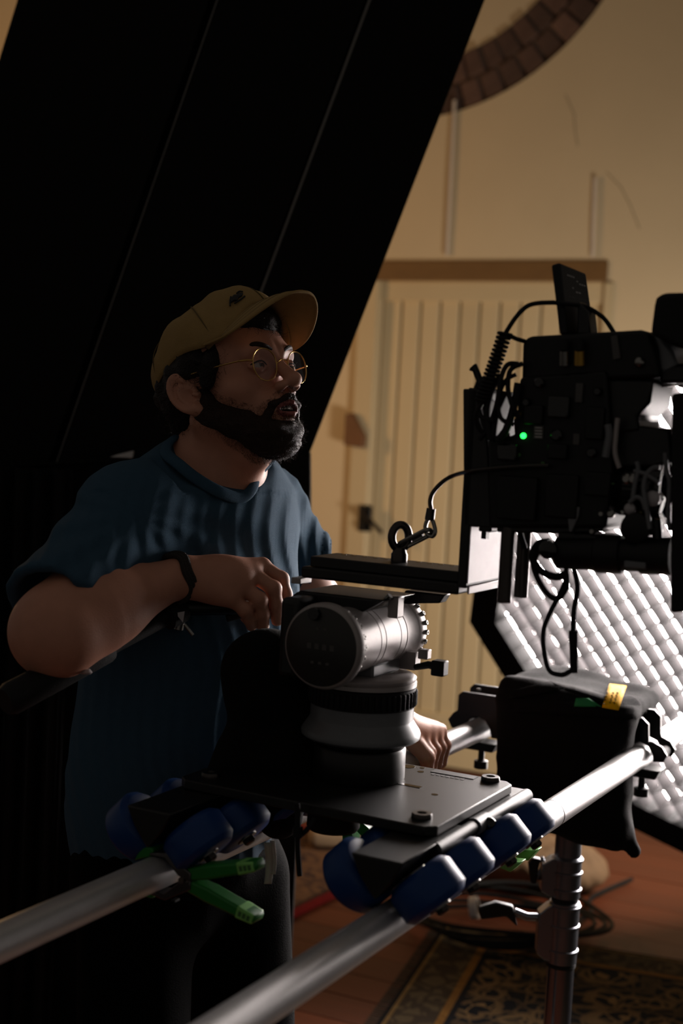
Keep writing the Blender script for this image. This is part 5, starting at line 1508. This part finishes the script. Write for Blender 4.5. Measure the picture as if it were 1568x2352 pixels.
m = MB(); m.tube(catmull([HP(.1045, -.0125, .0195), HP(.1065, -.006, .0245), HP(.1070, 0, .0258), HP(.1065, .006, .0245), HP(.1045, .0125, .0195)], 5), .0009, 8); relbuild(m, 'bridge', 'gold_metal', gl_)

# ---- T-shirt
COLLAR = [(402, 1060, 1.995), (446, 1098, 1.975), (505, 1132, 1.975), (556, 1145, 2.005), (586, 1115, 2.075), (594, 1058, 2.135), (545, 1015, 2.175), (440, 1000, 2.16), (374, 1022, 2.075)]
col_pts = catmull([P(*c) for c in COLLAR], 6, closed=True)
col_c = sum(col_pts, Vector()) / len(col_pts)
SLV_R = P(132, 1405, 1.822); SLV_L = P(706, 1300, 2.325)
HEM_Z = P(420, 1985, 2.10).z
def shirt_base(p):
    q = (p - A3(J['pelvis'])) @ BR
    d = s_ell(p, P(462, 1300, 2.125), (.128, .178, .215), BR)
    d = smin(d, s_cap(p, J['shR'] + UPZ * -.005, J['shL'] + UPZ * -.005, .066, .060), .07)
    d = smin(d, s_cap(p, J['neck'] - UPZ * .030, J['shR'] + UPZ * .004, .066, .056), .04)
    d = smin(d, s_cap(p, J['neck'] - UPZ * .030, J['shL'] + UPZ * .004, .066, .050), .04)
    d = smin(d, s_ell(p, P(418, 1560, 2.12), (.128, .160, .24), BR), .10)
    d = smin(d, s_ell(p, P(405, 1860, 2.105), (.140, .172, .20), BR), .10)
    slr = s_cap(p, J['shR'], SLV_R, .072, .076)
    slr = smax(slr, ((p - A3(SLV_R)) @ A3((SLV_R - J['shR']).normalized())), .006)
    d = smin(d, slr, .045)
    sll = s_cap(p, J['shL'], SLV_L, .062, .062)
    sll = smax(sll, ((p - A3(SLV_L)) @ A3((SLV_L - J['shL']).normalized())), .006)
    d = smin(d, sll, .03)
    # folds
    qq = (p - A3(P(470, 1300, 2.05))) @ Rm(RIGHT, FWD, UP)
    x, z = qq[:, 0], qq[:, 2]
    wv = x + .10 * z + .012 * np.sin(z * 22 + 1.0) + .010 * noise3(qq, 9, 61)
    low = 1 / (1 + np.exp((z - .11) * 30))
    fold = np.abs(np.sin(wv * 2 * math.pi / .042)) ** 1.4 * .0046 * low * (.45 + .55 / (1 + np.exp(-(x - .0) * 30)))
    # drag lines from the right armpit over the sleeve
    ctr = (p - A3(P(330, 1180, 1.93))) @ Rm(RIGHT, FWD, UP)
    ang_ = np.arctan2(ctr[:, 2], ctr[:, 0]); rad = np.hypot(ctr[:, 0], ctr[:, 2])
    fold2 = np.abs(np.sin(ang_ * 7 + 1.2 * noise3(qq, 12, 63))) ** 2 * .006 * np.exp(-((rad - .12) / .07) ** 2) * (ctr[:, 2] < .03)
    d = d + fold + fold2 + noise3(qq, 24, 65) * .0025
    # openings
    d = smax(d, -s_cap(p, SLV_R.lerp(J['shR'], .12), SLV_R + (SLV_R - J['shR']), .060, .066), .004)
    d = smax(d, -s_cap(p, SLV_L.lerp(J['shL'], .18), SLV_L + (SLV_L - J['shL']), .053, .056), .004)
    hz = HEM_Z + .012 * np.sin(x * 25)
    d = smax(d, hz - p[:, 2], .006)
    return d
def march(fn, x, y, d0, d1):
    r = ray(x, y); k = d0
    while k < d1:
        v = fn(np.array([tuple(CAMP + r * k)]))[0]
        if v < .0012: break
        k += max(v * .7, .001)
    return CAMP + r * k
front = [march(shirt_base, x, y, 1.8, 2.3) for x, y in ((380, 1036), (412, 1068), (452, 1100), (505, 1130), (552, 1143), (580, 1122), (591, 1085))]
zc_ = [front[-1] + Vector((.010, .055, .028)), front[-1] * .45 + front[0] * .55 + Vector((.0, .11, .050)), front[0] + Vector((.012, .045, .022))]
col_pts = catmull(front + zc_, 6, closed=True)
col_c = sum(col_pts, Vector()) / len(col_pts)
_A = np.array([tuple(p_ - col_c) for p_ in col_pts]); PN_ = np.linalg.svd(_A)[2][2]; PN_ = PN_ if PN_[2] > 0 else -PN_
def shirt_sdf(p):
    q = p - A3(col_c)
    cut = smax(-(q @ PN_) - .005, np.linalg.norm(q - (q @ PN_)[:, None] * PN_, axis=1) - .105, .01)
    return smax(shirt_base(p), -cut, .004)
vb, qb = mesh_sdf(shirt_sdf, np.array([-.56, 1.70, HEM_Z - .03]), np.array([.12, 2.50, 1.44]), .0042)
link_mesh('t_shirt', vb, qb, 'tshirt', man, origin=man.location)
m = MB()
n_ = len(col_pts); vs = []
for i, p_ in enumerate(col_pts):
    t_ = (col_pts[(i + 1) % n_] - col_pts[i - 1]).normalized(); out_ = (p_ - col_c); out_ = (out_ - t_ * out_.dot(t_)).normalized()
    upn = t_.cross(out_); upn = upn if upn.z > 0 else -upn
    for k in range(12):
        th = 2 * math.pi * k / 12
        vs.append(p_ + (out_ * .55 - upn * .45).normalized() * (.0090 * math.cos(th)) + (upn * .8 + out_ * .5).normalized() * (.0035 * math.sin(th)))
m.add(vs, [(i * 12 + k, i * 12 + (k + 1) % 12, ((i + 1) % n_) * 12 + (k + 1) % 12, ((i + 1) % n_) * 12 + k) for i in range(n_) for k in range(12)])
m.build('collar', 'tshirt', man, smooth=70)

# ---- trousers, shoes, wrist bands
def trouser_sdf(p):
    d = s_ell(p, J['pelvis'], (.125, .160, .14), BR)
    for a in LEGS:
        d = smin(d, s_cap(p, a[0], a[1], .088, .075), .05); d = smin(d, s_cap(p, a[1], a[2] + UPZ * .04, .075, .062), .04)
    qq = p @ Rm(RIGHT, FWD, UP)
    d = d + np.abs(np.sin(qq[:, 0] * 60 + 2 * noise3(p, 8, 71))) * .003 + noise3(p, 18, 72) * .004
    return smax(d, .05 - p[:, 2], .01)
vb, qb = mesh_sdf(trouser_sdf, np.array([-.55, 1.70, .02]), np.array([.15, 2.45, .95]), .007)
link_mesh('trousers', vb, qb, 'trousers', man, origin=man.location)
for a in LEGS:
    f_ = Vector((a[2].x, a[2].y, 0)); fd = Vector((.8, -.45, 0)).normalized(); sd_ = UPZ.cross(fd)
    def shoe_sdf(p, f_=f_, fd=fd, sd_=sd_):
        q = (p - A3(f_)) @ Rm(fd, sd_, UPZ)
        d = s_ell(q, (.075, 0, .040), (.150, .048, .042)); d = smin(d, s_cap(q, (0, 0, .045), (0, 0, .10), .045, .048), .03)
        return smax(d, .013 - q[:, 2], .004)
    vb, qb = mesh_sdf(shoe_sdf, A3(f_) + np.array([-.25, -.25, -.02]), A3(f_) + np.array([.25, .25, .2]), .006)
    link_mesh('shoe', vb, qb, 'shoe', man, origin=man.location)
def band(c, ax, R1_, R2_, r, nm, hint):
    x, y, a = basis(ax, hint)
    m = MB(); m.tube([c + x * (R1_ * math.cos(2 * math.pi * i / 36)) + y * (R2_ * math.sin(2 * math.pi * i / 36)) + a * (.003 * math.sin(2 * math.pi * i / 9)) for i in range(36)], r, 8, closed=True)
    return m.build(nm, 'braid', man)
wd = (J['wrR'] - J['elR']).normalized()
for k in range(3): band(J['wrR'] + wd * (-.002 + .0045 * k) - UPZ * .001, wd + UPZ * -.12, .0322, .0318, .0036, 'wristband', UPZ)
wd = (J['wrL'] - J['elL']).normalized()
band(J['wrL'] - wd * .012, wd, .0285, .0285, .004, 'wristband', UPZ)
print('person built in', _time.time() - _t)

# ================================================================== RUGS AND FLOOR CLUTTER
def rug_material(name, hx, hy, bands, field, motif, scale):
    """bands: (distance from the edge, rgb, rgb of motif); procedural woven pattern in the rug's own coordinates"""
    m = bpy.data.materials.new(name); m.use_nodes = True
    nt = m.node_tree; N, L = nt.nodes, nt.links; b = N['Principled BSDF']
    b.inputs['Roughness'].default_value = .95; b.inputs['Specular IOR Level'].default_value = .1
    tc = N.new('ShaderNodeTexCoord'); sp = N.new('ShaderNodeSeparateXYZ'); L.new(tc.outputs['Object'], sp.inputs[0])
    def mth(op, a, b_=None):
        n = N.new('ShaderNodeMath'); n.operation = op
        for i, v in enumerate((a, b_)):
            if v is None: continue
            if isinstance(v, (int, float)): n.inputs[i].default_value = v
            else: L.new(v, n.inputs[i])
        return n.outputs[0]
    dx = mth('SUBTRACT', hx, mth('ABSOLUTE', sp.outputs[0])); dy = mth('SUBTRACT', hy, mth('ABSOLUTE', sp.outputs[1]))
    dist = mth('MINIMUM', dx, dy)
    # scrolling foliage: distorted rings of a voronoi plus a noise-warped wave
    nz = N.new('ShaderNodeTexNoise'); nz.inputs['Scale'].default_value = scale * .8; nz.inputs['Detail'].default_value = 2; L.new(tc.outputs['Object'], nz.inputs[0])
    ad = N.new('ShaderNodeVectorMath'); ad.operation = 'MULTIPLY_ADD'; L.new(nz.outputs['Color'], ad.inputs[0]); ad.inputs[1].default_value = (.09, .09, 0); L.new(tc.outputs['Object'], ad.inputs[2])
    vo = N.new('ShaderNodeTexVoronoi'); vo.inputs['Scale'].default_value = scale; L.new(ad.outputs[0], vo.inputs['Vector'])
    vo2 = N.new('ShaderNodeTexVoronoi'); vo2.feature = 'DISTANCE_TO_EDGE'; vo2.inputs['Scale'].default_value = scale * 1.7; L.new(ad.outputs[0], vo2.inputs['Vector'])
    ring = mth('SINE', mth('MULTIPLY', vo.outputs['Distance'], 17.0))
    fac = mth('MAXIMUM', mth('GREATER_THAN', ring, .35), mth('LESS_THAN', vo2.outputs['Distance'], .06))
    def rgbmix(f_, a, b_):
        x = N.new('ShaderNodeMix'); x.data_type = 'RGBA'; L.new(f_, x.inputs[0])
        for k, v in ((6, a), (7, b_)):
            if isinstance(v, (tuple, list)): x.inputs[k].default_value = lin(v) + [1]
            else: L.new(v, x.inputs[k])
        return x.outputs[2]
    acc = rgbmix(fac, field, motif)
    acc = rgbmix(mth('MULTIPLY', vo.outputs['Distance'], .9), acc, field)
    for dd, c0, c1 in bands[::-1]:
        acc = rgbmix(mth('LESS_THAN', dist, dd), acc, rgbmix(fac, c0, c1))
    n3 = N.new('ShaderNodeTexNoise'); n3.inputs['Scale'].default_value = 350; L.new(tc.outputs['Object'], n3.inputs[0])
    mm = N.new('ShaderNodeMix'); mm.data_type = 'RGBA'; mm.blend_type = 'MULTIPLY'; mm.inputs[0].default_value = .6
    L.new(acc, mm.inputs[6]); L.new(n3.outputs['Fac'], mm.inputs[7])
    L.new(mm.outputs[2], b.inputs['Base Color'])
    bp = N.new('ShaderNodeBump'); bp.inputs['Strength'].default_value = .5; bp.inputs['Distance'].default_value = .003; L.new(n3.outputs['Fac'], bp.inputs['Height']); L.new(bp.outputs[0], b.inputs['Normal'])
    MATS[name] = m
def rug(corner, along, into, hx, hy, nm, label, mt, th=.008):
    """corner = far-left corner on the floor, along = direction of the far edge, into = direction towards the viewer"""
    c = Vector(corner) + along * hx + into * hy
    o = thing(nm, Vector((c.x, c.y, 0.002)), label, 'rug')
    m = MB(); m.box(Vector((0, 0, th / 2)), (hx, 0, 0), (0, hy, 0), (0, 0, th / 2))
    b = m.build('pile', mt, None, origin=(0, 0, 0), smooth=0, bevel=.002, bseg=1); b.parent = o
    o.rotation_euler = (0, 0, math.atan2(along.y, along.x))
    fr_ = MB(); n_ = int(2 * hy / .012)
    for sg in (-1, 1):
        for i in range(n_):
            y = -hy + .006 + i * .012; e = random.uniform(-.006, .006)
            fr_.box(Vector((sg * (hx + .014), y + e * .5, .0025)), (.014, e * .5, 0), (0, .0022, 0), (0, 0, .0012))
    f = fr_.build('fringe', 'fringe', None, origin=(0, 0, 0), smooth=0); f.parent = o; f['kind'] = 'stuff'
mat('fringe', (60, 48, 36), .95)
far_d = (PZ(1568, 2212, .008) - PZ(1030, 2128, .008)); far_d.z = 0; far_d.normalize()
inn = Vector((far_d.y, -far_d.x, 0)); inn = inn if inn.y < 0 else -inn
rug_material('rug_navy', 1.35, .95, [(.012, (18, 18, 22), (18, 18, 22)), (.022, (120, 96, 60), (110, 86, 50)), (.125, (86, 74, 54), (58, 48, 38)), (.145, (128, 92, 44), (120, 84, 40)), (.16, (20, 22, 28), (20, 22, 28))], (17, 21, 28), (128, 102, 66), 11)
rug(PZ(1020, 2128, .0), far_d, inn, 1.35, .95, 'patterned_rug', 'dark navy and gold patterned rug at the bottom right', 'rug_navy')
ed = PZ(845, 2028, 0) - PZ(675, 2112, 0); ed.z = 0; ed.normalize()
back = Vector((-ed.y, ed.x, 0)); back = back if back.x < 0 else -back
rug_material('rug_red', 1.0, .6, [(.035, (120, 22, 26), (112, 20, 24)), (.05, (60, 44, 36), (60, 44, 36))], (126, 92, 66), (58, 46, 48), 9)
a0 = PZ(845, 2028, 0) + ed * .35
oR = thing('patterned_rug', Vector((0, 0, 0)), 'faded red edged oriental rug behind the legs of the man', 'rug')
cR = a0 - ed * 1.0 + back * .6
oR.location = (cR.x, cR.y, .002); oR.rotation_euler = (0, 0, math.atan2(ed.y, ed.x))
m = MB(); m.box(Vector((0, 0, .004)), (1.0, 0, 0), (0, .6, 0), (0, 0, .004)); b_ = m.build('pile', 'rug_red', None, origin=(0, 0, 0), smooth=0, bevel=.002, bseg=1); b_.parent = oR

# ---- crumpled canvas bag, cable coil, tape roll, cloth on the floor behind the near rail
cb = PZ(1212, 2020, 0.02); cb.z = 0.002
def canvas_sdf(p):
    q = p - A3(cb)
    d = s_ell(q, (0, .02, .075), (.20, .15, .085)); d = smin(d, s_ell(q, (.12, .0, .06), (.13, .12, .07)), .05); d = smin(d, s_ell(q, (-.12, .05, .05), (.12, .1, .06)), .05)
    d = d + np.abs(noise3(q, 26, 81)) * .022 + np.abs(noise3(q, 60, 82)) * .008
    return smax(d, .003 - q[:, 2], .01)
vb, qb = mesh_sdf(canvas_sdf, A3(cb) + np.array([-.42, -.3, -.03]), A3(cb) + np.array([.42, .36, .26]), .009)
setp(link_mesh('canvas_bag', vb, qb, 'brown_canvas', None, origin=cb), 'crumpled brown canvas bag on the floor behind the light stand', 'bag')
cc = PZ(1120, 2125, 0.02); cc.z = 0
coil = thing('cable_coil', Vector((cc.x, cc.y, .012)), 'black cable coiled loosely on the corner of the navy rug', 'cable')
for k in range(5):
    pts = []
    for i in range(40):
        th = 2 * math.pi * i / 40; r = .16 + .018 * math.sin(3 * th + k) + .012 * k
        pts.append(cc + Vector((math.cos(th) * r * 1.25 + .02 * k, math.sin(th) * r, .024 + .011 * k + .006 * math.sin(2 * th + k))))
    m = MB(); m.tube(pts, .0065, 8, closed=True); m.build('cable_loop', 'black_rubber', coil)
m = MB(); m.tube(catmull([cc + Vector((.16, 0, .03)), cc + Vector((.30, .12, .02)), cc + Vector((.34, .3, .012)), cc + Vector((.5, .5, .012))], 8), .0065, 8); m.build('cable_tail', 'black_rubber', coil)
rp = PZ(1089, 2085, .115); tr0 = thing('tape_roll', Vector((rp.x, rp.y, rp.z - .03)), 'small roll of cream tape resting on the cable coil', 'tape roll')
x, y, a = basis(Vector((.95, -.25, .2)))
m = MB(); m.lathe(rp - a * .010, a, [(0, .020), (0, .030), (.020, .030), (.020, .020), (0, .020)], 32, caps=False); m.build('tape', 'white_tape', tr0)
m = MB(); m.lathe(rp - a * .0102, a, [(0, .0185), (0, .0201), (.0204, .0201), (.0204, .0185), (0, .0185)], 32, caps=False); m.build('core', 'brown_canvas', tr0)
fc = PZ(830, 1925, 0.03); fc.z = .012
def fold_sdf(p):
    q = p - A3(fc)
    d = s_box(q, (0, 0, .03), (.17, .09, .026), rad=.02); d = smin(d, s_ell(q, (.14, .02, .04), (.1, .08, .04)), .04)
    return smax(d + noise3(q, 30, 91) * .006, .001 - q[:, 2], .006)
vb, qb = mesh_sdf(fold_sdf, A3(fc) + np.array([-.35, -.25, -.03]), A3(fc) + np.array([.35, .25, .15]), .009)
setp(link_mesh('folded_blanket', vb, qb, 'blanket', None, origin=fc) if 'blanket' in MATS else link_mesh('folded_blanket', vb, qb, mat('blanket', (150, 124, 96), .9, var=.2, scale=14, bump=.4), None, origin=fc), 'folded tan blanket on the far end of the red edged rug', 'blanket')
